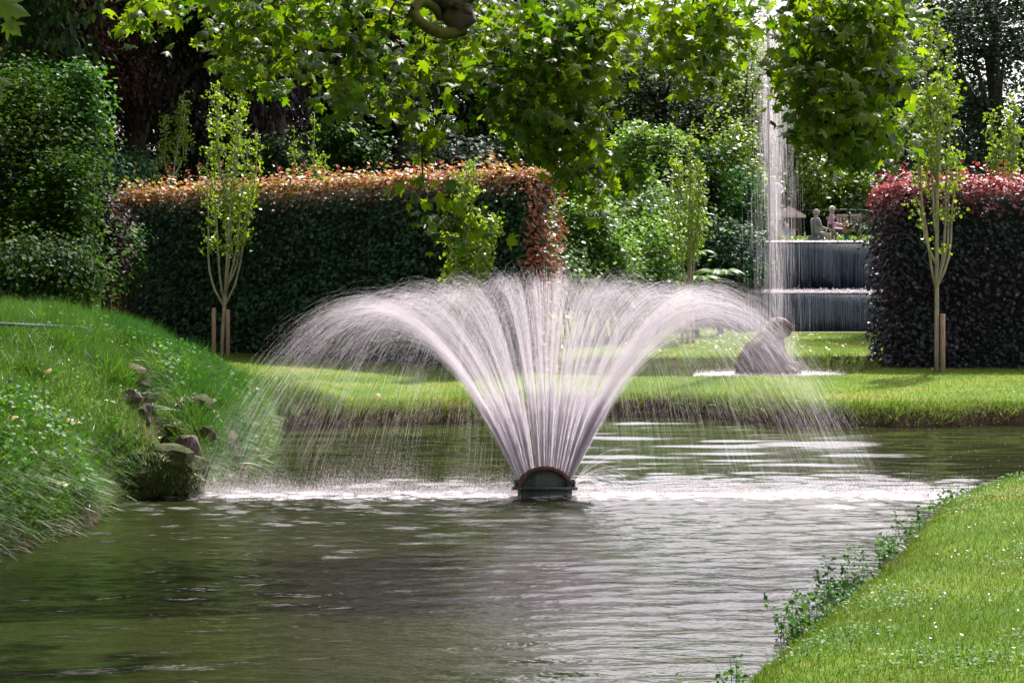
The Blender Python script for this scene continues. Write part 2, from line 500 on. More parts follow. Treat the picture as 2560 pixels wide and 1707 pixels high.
def height(x, y):
    x = np.asarray(x, float); y = np.asarray(y, float)
    d = poly_sd(x, y, LOWER) + .07 * bumps(x, y, 5, 3) + .03 * bumps(x, y, 14, 4) + .16 * bumps(x, y, 1.7, 5) * sm(20, 24, y)
    dp = np.maximum(d, 0)
    wmound = (1 - sm(-2.7, -2.2, x)) * (1 - sm(24.5, 30, y))
    wright = sm(-1.5, -.9, x) * (1 - sm(21, 23, y))
    e1 = 1 - np.exp(-dp / .13)
    mound = .34 * e1 + 1.45 * (1 - np.exp(-dp / 1.6))
    lawn = .32 * e1 + .018 * np.minimum(dp, 12)
    right = .26 * e1 + .085 * np.minimum(dp, 12)
    wm = np.clip(wmound, 0, 1); wr = np.clip(wright, 0, 1) * (1 - wm)
    z = mound * wm + right * wr + lawn * (1 - wm - wr)
    # gully with stones in the left mound
    g = gully(x, y)
    z = z - .42 * g * np.minimum(1, dp / .3)
    # wood floor on the left, hill behind
    z = z + 1.0 * (1 - sm(-10, -6.8, x)) * sm(24, 30, y) * np.ones_like(x)
    hill = sm(50, 78, y) * 3.2 * (1 - sm(5.0, 6.6, x))
    z = z + hill
    terr = sm(58.15, 58.3, y) * sm(6.0, 6.6, x)
    z = z * (1 - terr) + terr * (3.02 + .012 * np.maximum(y - 60, 0))
    z = z + (.035 * bumps(x, y, .9, 9) + .012 * bumps(x, y, 4, 10)) * np.minimum(1, dp)
    zin = -.12 - .9 * (1 - np.exp(np.minimum(d, 0) / .8))
    z = np.where(d > 0, z, zin)
    d2 = poly_sd(x, y, UPPER) + .06 * bumps(x, y, 4, 13)
    near = np.exp(-np.maximum(d2, 0) / 1.2)
    z = np.where(d2 > 0, np.where(d > 0, np.maximum(z, (UP_Z + .13 * (1 - np.exp(-np.maximum(d2, 0) / .12))) * near + z * (1 - near)), z), UP_Z - .35)
    return z


def seg(*parts):
    return np.unique(np.round(np.concatenate(parts), 4))


gx = seg(np.array([-3000, -1200, -500, -250, -130, -80, -60, -45]), np.arange(-36, -8, .6), np.arange(-8, -2, .085), np.arange(-2, 7, .11), np.arange(7, 16.1, .35), np.arange(17, 60, 3), np.array([80, 130, 250, 500, 1200, 3000]))
gy = seg(np.array([-3000, -500, -120, -60, -30, -15, -8, -3, 0]), np.arange(1, 8, .35), np.arange(8, 30.5, .12), np.arange(30.5, 40.5, .14), np.arange(40.5, 57, .5), np.arange(57, 59.5, .12), np.arange(60, 110, 1.8), np.array([130, 180, 300, 600, 1400, 3500]))
GX, GY = np.meshgrid(gx, gy)
GZ = height(GX, GY)
nx, ny = len(gx), len(gy)
ii = (np.arange(ny - 1)[:, None] * nx + np.arange(nx - 1)[None, :]).ravel()
me = mesh_np('ground', np.stack([GX.ravel(), GY.ravel(), GZ.ravel()], 1), [np.stack([ii, ii + 1, ii + nx + 1, ii + nx], 1)], True)


def ground_mat():
    m, N, L, out = new_mat('ground')
    tc = N.new("ShaderNodeTexCoord")
    geo = N.new("ShaderNodeNewGeometry")
    n1 = N.new("ShaderNodeTexNoise"); n1.inputs["Scale"].default_value = .8; n1.inputs["Detail"].default_value = 6
    n2 = N.new("ShaderNodeTexNoise"); n2.inputs["Scale"].default_value = 11; n2.inputs["Detail"].default_value = 8; n2.inputs["Roughness"].default_value = .7
    L.new(tc.outputs["Object"], n1.inputs["Vector"]); L.new(tc.outputs["Object"], n2.inputs["Vector"])
    g = ramp(N, [(.35, (.050, .095, .012)), (.55, (.080, .135, .016)), (.70, (.15, .14, .035))])
    L.new(n1.outputs["Fac"], g.inputs["Fac"])
    s = ramp(N, [(.30, (.022, .014, .009)), (.55, (.065, .042, .028)), (.75, (.13, .085, .055))])
    L.new(n2.outputs["Fac"], s.inputs["Fac"])
    sp = N.new("ShaderNodeSeparateXYZ"); L.new(geo.outputs["Normal"], sp.inputs[0])
    mr = N.new("ShaderNodeMapRange"); mr.inputs["From Min"].default_value = .62; mr.inputs["From Max"].default_value = .88
    L.new(sp.outputs["Z"], mr.inputs["Value"])
    mx = N.new("ShaderNodeMix"); mx.data_type = 'RGBA'
    at = N.new("ShaderNodeAttribute"); at.attribute_name = 'bare_soil'
    inv = N.new("ShaderNodeMath"); inv.operation = 'SUBTRACT'; inv.inputs[0].default_value = 1.0
    mn = N.new("ShaderNodeMath"); mn.operation = 'MINIMUM'
    L.new(at.outputs["Fac"], inv.inputs[1]); L.new(inv.outputs[0], mn.inputs[0]); L.new(mr.outputs["Result"], mn.inputs[1])
    L.new(mn.outputs[0], mx.inputs["Factor"]); L.new(s.outputs["Color"], mx.inputs["A"]); L.new(g.outputs["Color"], mx.inputs["B"])
    b = N.new("ShaderNodeBsdfPrincipled"); b.inputs["Roughness"].default_value = .95; b.inputs["Specular IOR Level"].default_value = .1
    bp = N.new("ShaderNodeBump"); bp.inputs["Strength"].default_value = .8; bp.inputs["Distance"].default_value = .04
    L.new(n2.outputs["Fac"], bp.inputs["Height"]); L.new(bp.outputs[0], b.inputs["Normal"])
    L.new(mx.outputs["Result"], b.inputs["Base Color"]); L.new(b.outputs[0], out.inputs["Surface"])
    return m


bare = me.attributes.new('bare_soil', 'FLOAT', 'POINT')
bare.data.foreach_set('value', np.clip(1.6 * gully(GX, GY).ravel(), 0, 1).astype(np.float32))
ground = link('ground', me, ground_mat())
ground["kind"] = "structure"


# ------------------------------------------------------------------ water
def water_mat():
    m, N, L, out = new_mat('pond_water')
    tc = N.new("ShaderNodeTexCoord")

    def noise(scale, detail, stretch, rough=.55, dist=0.):
        mp = N.new("ShaderNodeMapping"); mp.inputs["Scale"].default_value = stretch
        L.new(tc.outputs["Object"], mp.inputs["Vector"])
        n = N.new("ShaderNodeTexNoise")
        n.inputs["Scale"].default_value = scale; n.inputs["Detail"].default_value = detail
        n.inputs["Roughness"].default_value = rough; n.inputs["Distortion"].default_value = dist
        L.new(mp.outputs[0], n.inputs["Vector"])
        return n.outputs["Fac"]

    def math_(op, a, b):
        k = N.new("ShaderNodeMath"); k.operation = op
        for i, x in enumerate((a, b)):
            if isinstance(x, (int, float)):
                k.inputs[i].default_value = x
            else:
                L.new(x, k.inputs[i])
        return k.outputs[0]
    sp = N.new("ShaderNodeSeparateXYZ"); L.new(tc.outputs["Object"], sp.inputs[0])
    far = N.new("ShaderNodeMapRange"); far.inputs["From Min"].default_value = 17.8; far.inputs["From Max"].default_value = 20.5
    L.new(sp.outputs["Y"], far.inputs["Value"])
    near_f = math_('SUBTRACT', 1.0, far.outputs["Result"])
    h = math_('ADD', math_('MULTIPLY', math_('MULTIPLY', noise(11, 3, (.5, 1.0, 1), .6), .012), near_f), math_('MULTIPLY', noise(6, 2, (.35, 1.0, 1), .5), .003))
    bp = N.new("ShaderNodeBump"); bp.inputs["Strength"].default_value = 1.0; bp.inputs["Distance"].default_value = 1.0
    L.new(h, bp.inputs["Height"])
    b = N.new("ShaderNodeBsdfPrincipled")
    r = ramp(N, [(.3, (.010, .014, .004)), (.7, (.018, .021, .007))])
    L.new(noise(.35, 3, (1, 1, 1)), r.inputs["Fac"])
    # foam and bubbles along the splash line of the fan
    dy = math_('ABSOLUTE', math_('SUBTRACT', sp.outputs["Y"], 18.45), 0)
    fm = N.new("ShaderNodeMapRange"); fm.inputs["From Min"].default_value = .95; fm.inputs["From Max"].default_value = .10
    fm.inputs["To Min"].default_value = -.30; fm.inputs["To Max"].default_value = .18
    L.new(dy, fm.inputs["Value"])
    foam = math_('ADD', noise(9, 6, (.6, 1, 1), .7), fm.outputs["Result"])
    fr = N.new("ShaderNodeMapRange"); fr.inputs["From Min"].default_value = .58; fr.inputs["From Max"].default_value = .80; fr.inputs["To Max"].default_value = .8
    L.new(foam, fr.inputs["Value"])
    mx = N.new("ShaderNodeMix"); mx.data_type = 'RGBA'
    L.new(fr.outputs["Result"], mx.inputs["Factor"]); L.new(r.outputs["Color"], mx.inputs["A"]); mx.inputs["B"].default_value = (.60, .56, .62, 1)
    L.new(mx.outputs["Result"], b.inputs["Base Color"])
    rr = N.new("ShaderNodeMapRange"); rr.inputs["To Min"].default_value = .10; rr.inputs["To Max"].default_value = .6
    L.new(fr.outputs["Result"], rr.inputs["Value"]); L.new(rr.outputs["Result"], b.inputs["Roughness"])
    b.inputs["IOR"].default_value = 1.33
    L.new(bp.outputs[0], b.inputs["Normal"])
    L.new(b.outputs[0], out.inputs["Surface"])
    return m


M['water'] = water_mat()


def flat_poly(name, P, z, mat, grow=.35):
    c = P.mean(0)
    Q = []
    n = len(P)
    for i in range(n):
        a, b_, d_ = P[i - 1], P[i], P[(i + 1) % n]
        e = unit(np.array(d_ - a))
        nrm = np.array((e[1], -e[0]))
        Q.append((*(b_ + nrm * grow), z))
    me = mesh_np(name, np.array(Q), [np.array([list(range(n))])])
    bm = bmesh.new(); bm.from_mesh(me); bmesh.ops.triangulate(bm, faces=bm.faces[:]); bm.to_mesh(me); bm.free()
    o = link(name, me, mat)
    o["kind"] = "structure"
    return o


def waves(x, y):
    r = np.random.default_rng(17)
    near = 1 - sm(18.6, 22.5, y)
    z = np.zeros_like(x)
    for _ in range(60):                       # choppy water on the near side of the fan
        lam = .075 * (.55 / .075) ** r.uniform()
        th = r.normal(math.pi / 2, .45)
        k = 2 * math.pi / lam
        mod = .5 + .5 * np.sin(x * r.normal(0, 1.2) + y * r.normal(0, .9) + r.uniform(0, 6.28))
        z += near * (.62 + 1.35 * np.exp(-((y - 18.8) / 2.3) ** 2)) * mod * .0027 * (lam / .4) ** .95 * 1.05 * np.sin(k * (math.cos(th) * x + math.sin(th) * y) + r.uniform(0, 6.28))
    for _ in range(26):                       # long low ripples running to the far shore
        lam = .35 * (1.7 / .35) ** r.uniform()
        th = r.normal(math.pi / 2, .16)
        k = 2 * math.pi / lam
        mod = .6 + .4 * np.sin(x * r.normal(0, .8) + y * r.normal(0, .5) + r.uniform(0, 6.28))
        z += (1 - near) * mod * .0027 * (lam / .6) ** 1.0 * np.sin(k * (math.cos(th) * x + math.sin(th) * y) + .6 * np.sin(x * .9 + r.uniform(0, 6)) + r.uniform(0, 6.28))
    return z


wx = seg(np.arange(-6.2, 8.4, .075), np.arange(8.5, 17, .5))
wy = seg(np.arange(2.6, 8.4, .2), np.arange(8.4, 20, .035), np.arange(20, 30.4, .06))
WXX, WYY = np.meshgrid(wx, wy)
nx, ny = len(wx), len(wy)
ii = (np.arange(ny - 1)[:, None] * nx + np.arange(nx - 1)[None, :]).ravel()
wq = np.stack([ii, ii + 1, ii + nx + 1, ii + nx], 1)
wd = poly_sd(WXX, WYY, LOWER).ravel()
wq = wq[(wd[wq] < .6).any(1)]
o = link('pond_water', mesh_np('pond_water', np.stack([WXX.ravel(), WYY.ravel(), waves(WXX, WYY).ravel()], 1), [wq], True), M['water'])
o["kind"] = "structure"
flat_poly('upper_pond_water', UPPER, UP_Z, M['water'], .3)


# ------------------------------------------------------------------ grass (uncountable)
def in_view(x, y, z, pad=70):
    u = UC + x / y * F
    v = VH - (z - CAMH) / y * F
    return (u > -pad) & (u < 2560 + pad) & (v > -100) & (v < 1707 + pad)


def sample_ground(n, x0, x1, y0, y1, rng, dmin=.0, dmax=99, pad=420):
    """points on dry land, denser near the camera"""
    y = y0 * (y1 / y0) ** rng.uniform(0, 1, n * 6)
    x = rng.uniform(x0, x1, n * 6)
    k = in_view(x, y, np.zeros_like(x) + 1, pad + 350)
    x, y = x[k], y[k]
    d = poly_sd(x, y, LOWER)
    k = (d > dmin) & (d < dmax) & (poly_sd(x, y, UPPER) > .02)
    x, y = x[k], y[k]
    z = height(x, y)
    k = in_view(x, y, z, pad) & (z > .02)
    x, y, z = x[k][:n], y[k][:n], z[k][:n]
    return np.stack([x, y, z], 1)


def blades(name, pos, h, w, mat, rng, lean=.5, dir_=None, tpl=None):
    n = len(pos)
    az = rng.uniform(0, 2 * np.pi, n)
    y = np.stack([np.cos(az), np.sin(az), np.zeros(n)], 1) * lean * rng.uniform(.2, 1.2, n)[:, None] + np.array((0, 0, 1.0))
    if dir_ is not None:
        y = y + dir_
    y = unit(y)
    az2 = rng.uniform(0, 2 * np.pi, n)
    x = unit(np.stack([np.cos(az2), np.sin(az2), np.zeros(n)], 1))
    x = unit(x - y * (x * y).sum(1)[:, None])
    z = np.cross(x, y)
    hh = h * rng.uniform(.55, 1.25, n)
    P, I = place(tpl or BLADE, pos - np.array((0, 0, .012)), hh, (x, y, z), np.broadcast_to(w, (n,)) / hh)
    o = link(name, mesh_np(name, P, [I]), mat)
    o["kind"] = "stuff"
    return o


def stuff(o, label, cat):
    o["kind"] = "stuff"; o["label"] = label; o["category"] = cat
    return o


p = sample_ground(210000, -1.5, 10, 5.5, 20.5, R, .06, 99, 1100)
stuff(blades('near_lawn_grass', p, .045, .0050, M['near_grass'], R, .8, None, SPIKE), 'short mown grass on the near right bank', 'grass')
p = sample_ground(130000, -9, 0, 13, 27.5, R, .03)
p = p[p[:, 0] < -2.3]
p = p[R.uniform(size=len(p)) > 1.25 * gully(p[:, 0], p[:, 1])]
pn = bumps(p[:, 0], p[:, 1], 1.6, 21)
stuff(blades('bank_grass', p, .11 + .09 * np.clip(pn + .3, 0, 1) + .06 * (p[:, 1] > 19.5), .0065, M['tall_grass'], R, .9), 'long green grass covering the left bank', 'grass')
p = sample_ground(190000, -10, 15, 26.5, 58, R, .05)
p = p[(p[:, 0] > -8.5)]
stuff(blades('lawn_grass', p, .055, .012, M['grass'], R, .9, None, SPIKE), 'sunlit mown grass on the lawns beyond the pond', 'grass')


def toward_water(p):
    e_ = .02
    gx_ = poly_sd(p[:, 0] + e_, p[:, 1], LOWER) - poly_sd(p[:, 0] - e_, p[:, 1], LOWER)
    gy_ = poly_sd(p[:, 0], p[:, 1] + e_, LOWER) - poly_sd(p[:, 0], p[:, 1] - e_, LOWER)
    return -unit(np.stack([gx_, gy_, np.zeros(len(p))], 1))


p = sample_ground(46000, -9, 9, 20.5, 31, R, -.12, .42)
stuff(blades('edge_grass', p, .15 + .12 * bumps(p[:, 0], p[:, 1], 2.2, 88), .008, M['edge_grass'], R, .9, toward_water(p) * .9 - np.array((0, 0, .25))), 'ragged grass hanging over the far water edge', 'grass')
th_ = R.uniform(0, 1, 14000) * len(UPPER)
i_ = th_.astype(int); f_ = (th_ - i_)[:, None]
p = UPPER[i_] * (1 - f_) + UPPER[(i_ + 1) % len(UPPER)] * f_ + R.normal(0, .10, (len(th_), 2))
p = np.column_stack([p, np.maximum(height(p[:, 0], p[:, 1]), UP_Z)])
p = p[(poly_sd(p[:, 0], p[:, 1], UPPER) > -.03) & (p[:, 1] > 34.5)]
stuff(blades('upper_edge_grass', p, .13 + .07 * bumps(p[:, 0], p[:, 1], 2.2, 91), .012, M['edge_grass'], R, 1.1), 'ragged grass round the upper pond', 'grass')
p = sample_ground(6000, -2, 9, 8, 20, R, .0, .16)
stuff(blades('right_edge_grass', p, .075, .005, M['edge_grass'], R, .9, toward_water(p) * .8), 'ragged grass along the edge of the near right bank', 'grass')
p = sample_ground(26000, -9, -2.3, 13, 27, R, .0, .40)
p = p[R.uniform(size=len(p)) > gully(p[:, 0], p[:, 1])]
stuff(blades('hanging_grass', p, .24 + .10 * bumps(p[:, 0], p[:, 1], 2.5, 89), .007, M['tall_grass'], R, .8, toward_water(p) * 1.3 - np.array((0, 0, .9))), 'long grass hanging over the water edge of the left bank', 'grass')
gy_ = R.uniform(18.5, 22.8, 9000)
gx2 = np.interp(gy_, [18.3, 18.9, 19.9, 20.85, 22.3, 23.2], [-3.05, -3.2, -3.58, -3.82, -4.36, -4.7])
sd_ = np.where(R.uniform(size=9000) < .6, 1, -1)
p = np.stack([gx2 + sd_ * R.uniform(.16, .42, 9000), gy_], 1)
p = p[poly_sd(p[:, 0], p[:, 1], LOWER) > .03]
sd_ = np.sign(p[:, 0] - np.interp(p[:, 1], [18.3, 18.9, 19.9, 20.85, 22.3, 23.2], [-3.05, -3.2, -3.58, -3.82, -4.36, -4.7]))
p = np.column_stack([p, height(p[:, 0], p[:, 1])])
p, sd_ = p[sd_ > 0][::2], sd_[sd_ > 0][::2]
stuff(blades('gully_grass', p, .22, .007, M['tall_grass'], R, .7, np.stack([-sd_ * .8, np.full(len(p), -.35), np.full(len(p), -.55)], 1)), 'long grass drooping into the stony gully of the left bank', 'grass')
# tussocks of long grass on the ridge and beside the gully
tc_ = near_tus = np.stack([R.uniform(-5.6, -2.9, 90), R.uniform(18.6, 25.5, 90)], 1)
tc_ = tc_[poly_sd(tc_[:, 0], tc_[:, 1], LOWER) > .12]
p = np.repeat(tc_, 230, 0) + R.normal(0, .09, (len(tc_) * 230, 2))
p = np.column_stack([p, height(p[:, 0], p[:, 1])]); p = p[p[:, 2] > .05]
p = p[gully(p[:, 0], p[:, 1]) < .12]
stuff(blades('grass_tussocks', p, .27, .007, M['tall_grass'], R, .9, np.array((.35, -.15, 0))), 'arching tussocks of long grass on the ridge of the left bank', 'grass')


# ------------------------------------------------------------------ fan fountain
NX, NY, NZ = (1362 - UC) / F * 18.4, 18.4, .118
DOME = .74                                       # the dome is flatter than a half circle
fan = empty('fan_fountain', (NX, NY, 0), 'half-round rusty iron nozzle in the pond that throws the water fan', 'fountain')


def half_disc(r, y0, y1, z0=0.0, n=28, r_in=None):
    a = Acc()
    th = np.linspace(math.pi, 0, n + 1)
    o_ = np.stack([r * np.cos(th), np.sin(th) * r * DOME + z0], 1)
    if r_in is None:
        V = [(x, y0, z) for x, z in o_] + [(x, y1, z) for x, z in o_] + [(0, y0, z0), (0, y1, z0)]
        c0, c1 = 2 * (n + 1), 2 * (n + 1) + 1
        Q = [(i, i + n + 1, i + n + 2, i + 1) for i in range(n)] + [(0, n, 2 * n + 1, n + 1)]
        T = [(c0, i, i + 1) for i in range(n)] + [(c1, i + n + 2, i + n + 1) for i in range(n)]
        a.add(V, Q, T)
    else:
        i_ = np.stack([r_in * np.cos(th), np.sin(th) * r_in * DOME + z0], 1)
        V = [(x, y0, z) for x, z in o_] + [(x, y1, z) for x, z in o_] + [(x, y0, z) for x, z in i_] + [(x, y1, z) for x, z in i_]
        k = n + 1
        Q = []
        for i in range(n):
            Q += [(i, i + k, i + k + 1, i + 1), (2 * k + i, 2 * k + i + 1, 3 * k + i + 1, 3 * k + i), (i, i + 1, 2 * k + i + 1, 2 * k + i), (k + i, 3 * k + i, 3 * k + i + 1, k + i + 1)]
        for i in (0, n):
            Q.append((i, 2 * k + i, 3 * k + i, k + i))
        a.add(V, Q)
    return a


half_disc(.222, -.050, .050, NZ - .02).build('housing', M['wet_iron'], fan)
half_disc(.252, -.068, -.012, NZ - .02, r_in=.206).build('rim', M['rust'], fan)
half_disc(.252, .012, .068, NZ - .02, r_in=.206).build('rim', M['rust'], fan)
a = Acc(); a.box((0, 0, NZ - .035), (.60, .17, .028)); flange_ = a.build('flange', M['wet_iron'], fan)
a = Acc(); a.box((0, 0, NZ - .16), (.50, .14, .22)); a.build('base_box', M['wet_iron'], fan)
for sx in (-1, 1):
    a = Acc(); a.tube([(sx * .265, -.05, NZ - .02), (sx * .265, -.05, NZ + .045)], .017, 6)
    a.tube([(sx * .265, -.05, NZ + .015), (sx * .265, -.05, NZ + .03)], .026, 6); a.build('bolt', M['wet_iron'], flange_)
a = Acc(); a.tube([(.235, -.085, NZ + .02), (.235, -.06, NZ + .02)], .022, 10); a.build('bolt', M['wet_iron'], flange_)


FR = np.random.default_rng(99)


def prisms(P0, P1, r0, r1):
    """thin filaments of water from P0 to P1, each turned its own way"""
    d = unit(P1 - P0)
    a_ = unit(np.cross(d, FR.normal(size=d.shape) * .55 + np.array((0, 1.0, 0))))
    V = np.stack([P0 - a_ * r0[:, None], P0 + a_ * r0[:, None], P1 + a_ * r1[:, None], P1 - a_ * r1[:, None]], 1)
    base = (np.arange(len(P0)) * 4)[:, None]
    return V.reshape(-1, 3), base + np.array([[0, 1, 2, 3]])


def water_fan():
    rng = np.random.default_rng(5)
    nb = 36
    phi_b = np.linspace(-80, 80, nb) + rng.normal(0, 1.0, nb)
    phi_b[0], phi_b[-1] = -81, 81
    wgt = rng.uniform(.22, 1.3, nb); wgt[:2] = 1.9; wgt[-3:] = 2.0
    spd = .985 + rng.normal(0, .010, nb)
    P0s, P1s, A, B = [], [], [], []
    S = 27
    for b in range(nb):
        n = int(185 * wgt[b])
        ph = np.radians(phi_b[b] + rng.normal(0, .8, n))
        frac = np.degrees(ph) / 81
        th = np.radians(np.where(frac < 0, 23.6, 23.0) * frac + rng.normal(0, .5, n) + rng.normal(0, 1.3, n) * (rng.uniform(size=n) < .3))
        v0 = (5.92 + .36 * frac ** 2) * spd[b] * (1 + rng.normal(0, .017, n) - .10 * rng.uniform(size=n) ** 4)
        yaw = np.radians(rng.normal(0, 1.0, n))
        o = np.stack([NX + .236 * np.sin(ph), NY + rng.normal(0, .008, n), NZ - .02 + .236 * DOME * np.cos(ph)], 1)
        vx, vz, vy = v0 * np.sin(th), v0 * np.cos(th), v0 * np.sin(yaw)
        ta = vz / 9.81
        T = ta + np.sqrt(np.maximum(0, ta ** 2 + 2 * (o[:, 2] - .01) / 9.81))
        t = np.linspace(0, 1, S + 1)[None, :] ** .95 * T[:, None]
        X = o[:, 0:1] + vx[:, None] * t
        Y = o[:, 1:2] + vy[:, None] * t
        Z = o[:, 2:3] + vz[:, None] * t - 4.905 * t * t
        P = np.stack([X, Y, Z], -1)
        s = (t[:, :-1] / ta[:, None])            # 1 at the apex, 2 at the water
        pv = np.interp(s, [0, .65, .95, 1.15, 1.5, 2.1], [1, .99, .96, .80, .34, .10])
        keep = rng.uniform(size=s.shape) < pv
        # drops drift out of line as the stream breaks up
        drift = np.clip(s - .5, 0, 2)[..., None] ** 1.4 * rng.normal(0, .030, (n, 1, 3)) * np.array((1.2, 1.2, .7))
        loose = (rng.uniform(size=(n, 1, 1)) < .22) * np.clip(s - .6, 0, 1)[..., None]
        j = drift + loose * rng.normal(0, .018, (*s.shape, 3))
        p0 = P[:, :-1] + j
        L_ = np.interp(s, [0, .8, 1.2, 2], [1.02, 1.0, 1.0, 1.0])[..., None]
        p1 = p0 + (P[:, 1:] - P[:, :-1]) * L_
        r = rng.uniform(.5, 1.5, n)[:, None] * np.interp(s, [0, .25, .9, 1.2, 2], [.00062, .00016, .00016, .00015, .00010])
        P0s.append(p0[keep]); P1s.append(p1[keep]); A.append(r[keep]); B.append(r[keep] * .9)
    # stray jets at the right foot of the fan
    n = 40
    th = np.radians(rng.uniform(32, 56, n)); v0 = rng.uniform(1.6, 3.2, n)
    o = np.stack([NX + .24 + 0 * th, NY + rng.normal(0, .02, n), np.full(n, .09)], 1)
    for k in range(6):
        t0, t1 = k * .05, k * .05 + .045
        f = lambda t: o + np.stack([v0 * np.sin(th) * t, 0 * th, v0 * np.cos(th) * t - 4.9 * t * t], 1)
        P0s.append(f(t0)); P1s.append(f(t1)); A.append(np.full(n, .0006)); B.append(np.full(n, .0005))
    V, Q = prisms(np.concatenate(P0s), np.concatenate(P1s), np.concatenate(A), np.concatenate(B))
    o = link('water_fan', mesh_np('water_fan', V, [Q]), M['spray'])
    return tag(o, 'wide white fan of water streams rising from the half-round nozzle', 'water jet')


water_fan()
TET = (np.array([(-.8, -.2, .2), (0, -.8, -.1), (.8, .2, .2), (0, .8, -.1)]), np.array([(0, 1, 3), (1, 2, 3)]))      # a small curved flake of water


def drops(name, pos, size, rng, mat=None):
    P, I = place(TET, pos, size, frames(len(pos), rng, 0))
    return link(name, mesh_np(name, P, [I]), mat or M['spray'])


rng = np.random.default_rng(11)
n = 130000
x = np.concatenate([rng.uniform(-2.93, NX - .22, int(n * .52)), rng.uniform(NX + .2, 4.3, n - int(n * .52))])
env = 1 + .5 * np.sin(x * 7.3) * np.sin(x * 3.1 + 1)
z = rng.exponential(.062, n) * np.where(x < 0, 1.15, .8) * np.clip(env, .5, 1.6)
y = 18.45 + rng.normal(0, .20, n)
stuff(drops('splash', np.stack([x, y, z], 1), rng.uniform(.0014, .0028, n), rng), 'low line of white splash where the fan falls back into the pond', 'splash')
n = 2600
x = rng.uniform(-2.6, 5.5, n); y = rng.uniform(18, 26, n)
stuff(drops('falling_drops', np.stack([x, y, rng.uniform(.0, 1.0, n) ** 2], 1), rng.uniform(.002, .0042, n), rng), 'loose drops falling around the water fan', 'water drops')

# ------------------------------------------------------------------ sculpted rock spout and tall jet in the upper pond
JY = 34.7
JX = (1925 - UC) / F * JY
spout = empty('rock_spout', (JX, JY, UP_Z), 'brown rough stone spout shaped like a crouching animal in the upper pond', 'fountain')
s = JY / F


def rx(u):
    return (u - 1925) * s


def rz_(v):
    return (952 - v) * s


def blob(rings, n=36, seed=1, amp=.10, m=30):
    """rings: (u, v, half width px, depth factor, tilt) -> lofted rough stone body with lumps and clefts"""
    r = np.random.default_rng(seed)
    th = np.linspace(0, 2 * np.pi, n, endpoint=False)
    T_ = np.linspace(0, len(rings) - 1, m)
    Rg = np.array(rings, float)
    G = np.stack([np.interp(T_, np.arange(len(rings)), Rg[:, k]) for k in range(5)], 1)
    kk = r.normal(size=(14, 3)) * np.linspace(5, 22, 14)[:, None]; ph = r.uniform(0, 6.28, 14)
    out = []
    for u, v, w, dep, tilt in G:
        X = w * s * np.cos(th); Yd = w * s * dep * np.sin(th)
        P = np.stack([rx(u) + X * math.cos(tilt), Yd, rz_(v) + X * math.sin(tilt)], 1)
        c = np.array((rx(u), 0, rz_(v)))
        f = (np.abs(np.sin(P @ kk.T + ph)) / np.linspace(1, 2.6, 14)).sum(1)
        f = (f - 4.4) / 2.2
        out.append(c + (P - c) * (1 + amp * 1.6 * f)[:, None] + np.array((0, 0, 1)) * (amp * .10 * f)[:, None] * w * s)
    return out


a = Acc()
a.loft(blob([(1917, 985, 72, .85, 0), (1917, 950, 70, .85, 0), (1914, 930, 66, .85, 0), (1908, 908, 60, .85, .05), (1908, 888, 52, .85, .1), (1914, 870, 44, .9, .15),
             (1922, 855, 36, .95, .2), (1928, 843, 31, .95, .25), (1930, 832, 24, .9, .3), (1930, 825, 12, .9, .3)], seed=4))
a.build('body', M['sculpture_stone'], spout, True)
a = Acc()
a.loft(blob([(1908, 842, 22, .9, 1.3), (1922, 836, 29, .9, 1.25), (1942, 834, 26, .85, 1.2), (1960, 840, 17, .8, 1.0), (1974, 850, 8, .8, .9)], n=20, seed=9, amp=.07, m=14))
head_ = a.build('head', M['sculpture_stone'], spout, True)
a = Acc()
a.loft(blob([(1936, 820, 16, .8, 1.2), (1955, 822, 15, .8, 1.0), (1970, 829, 11, .8, .8), (1984, 836, 4, .8, .8)], n=16, seed=10, amp=.06, m=10))
a.build('upper_lip', M['rust'], head_, True)
for (u, v, w, sd) in ((1866, 935, 27, 12), (1978, 940, 26, 13), (1876, 888, 20, 14), (1898, 862, 15, 16)):
    a = Acc(); a.loft(blob([(u, v + 26, w, .8, 0), (u, v + 8, w * .95, .8, 0), (u + 2, v - 12, w * .75, .8, 0), (u + 4, v - 24, w * .35, .8, 0)], n=20, seed=sd, m=12))
    a.build('foot_boulder', M['sculpture_stone'], spout, True)


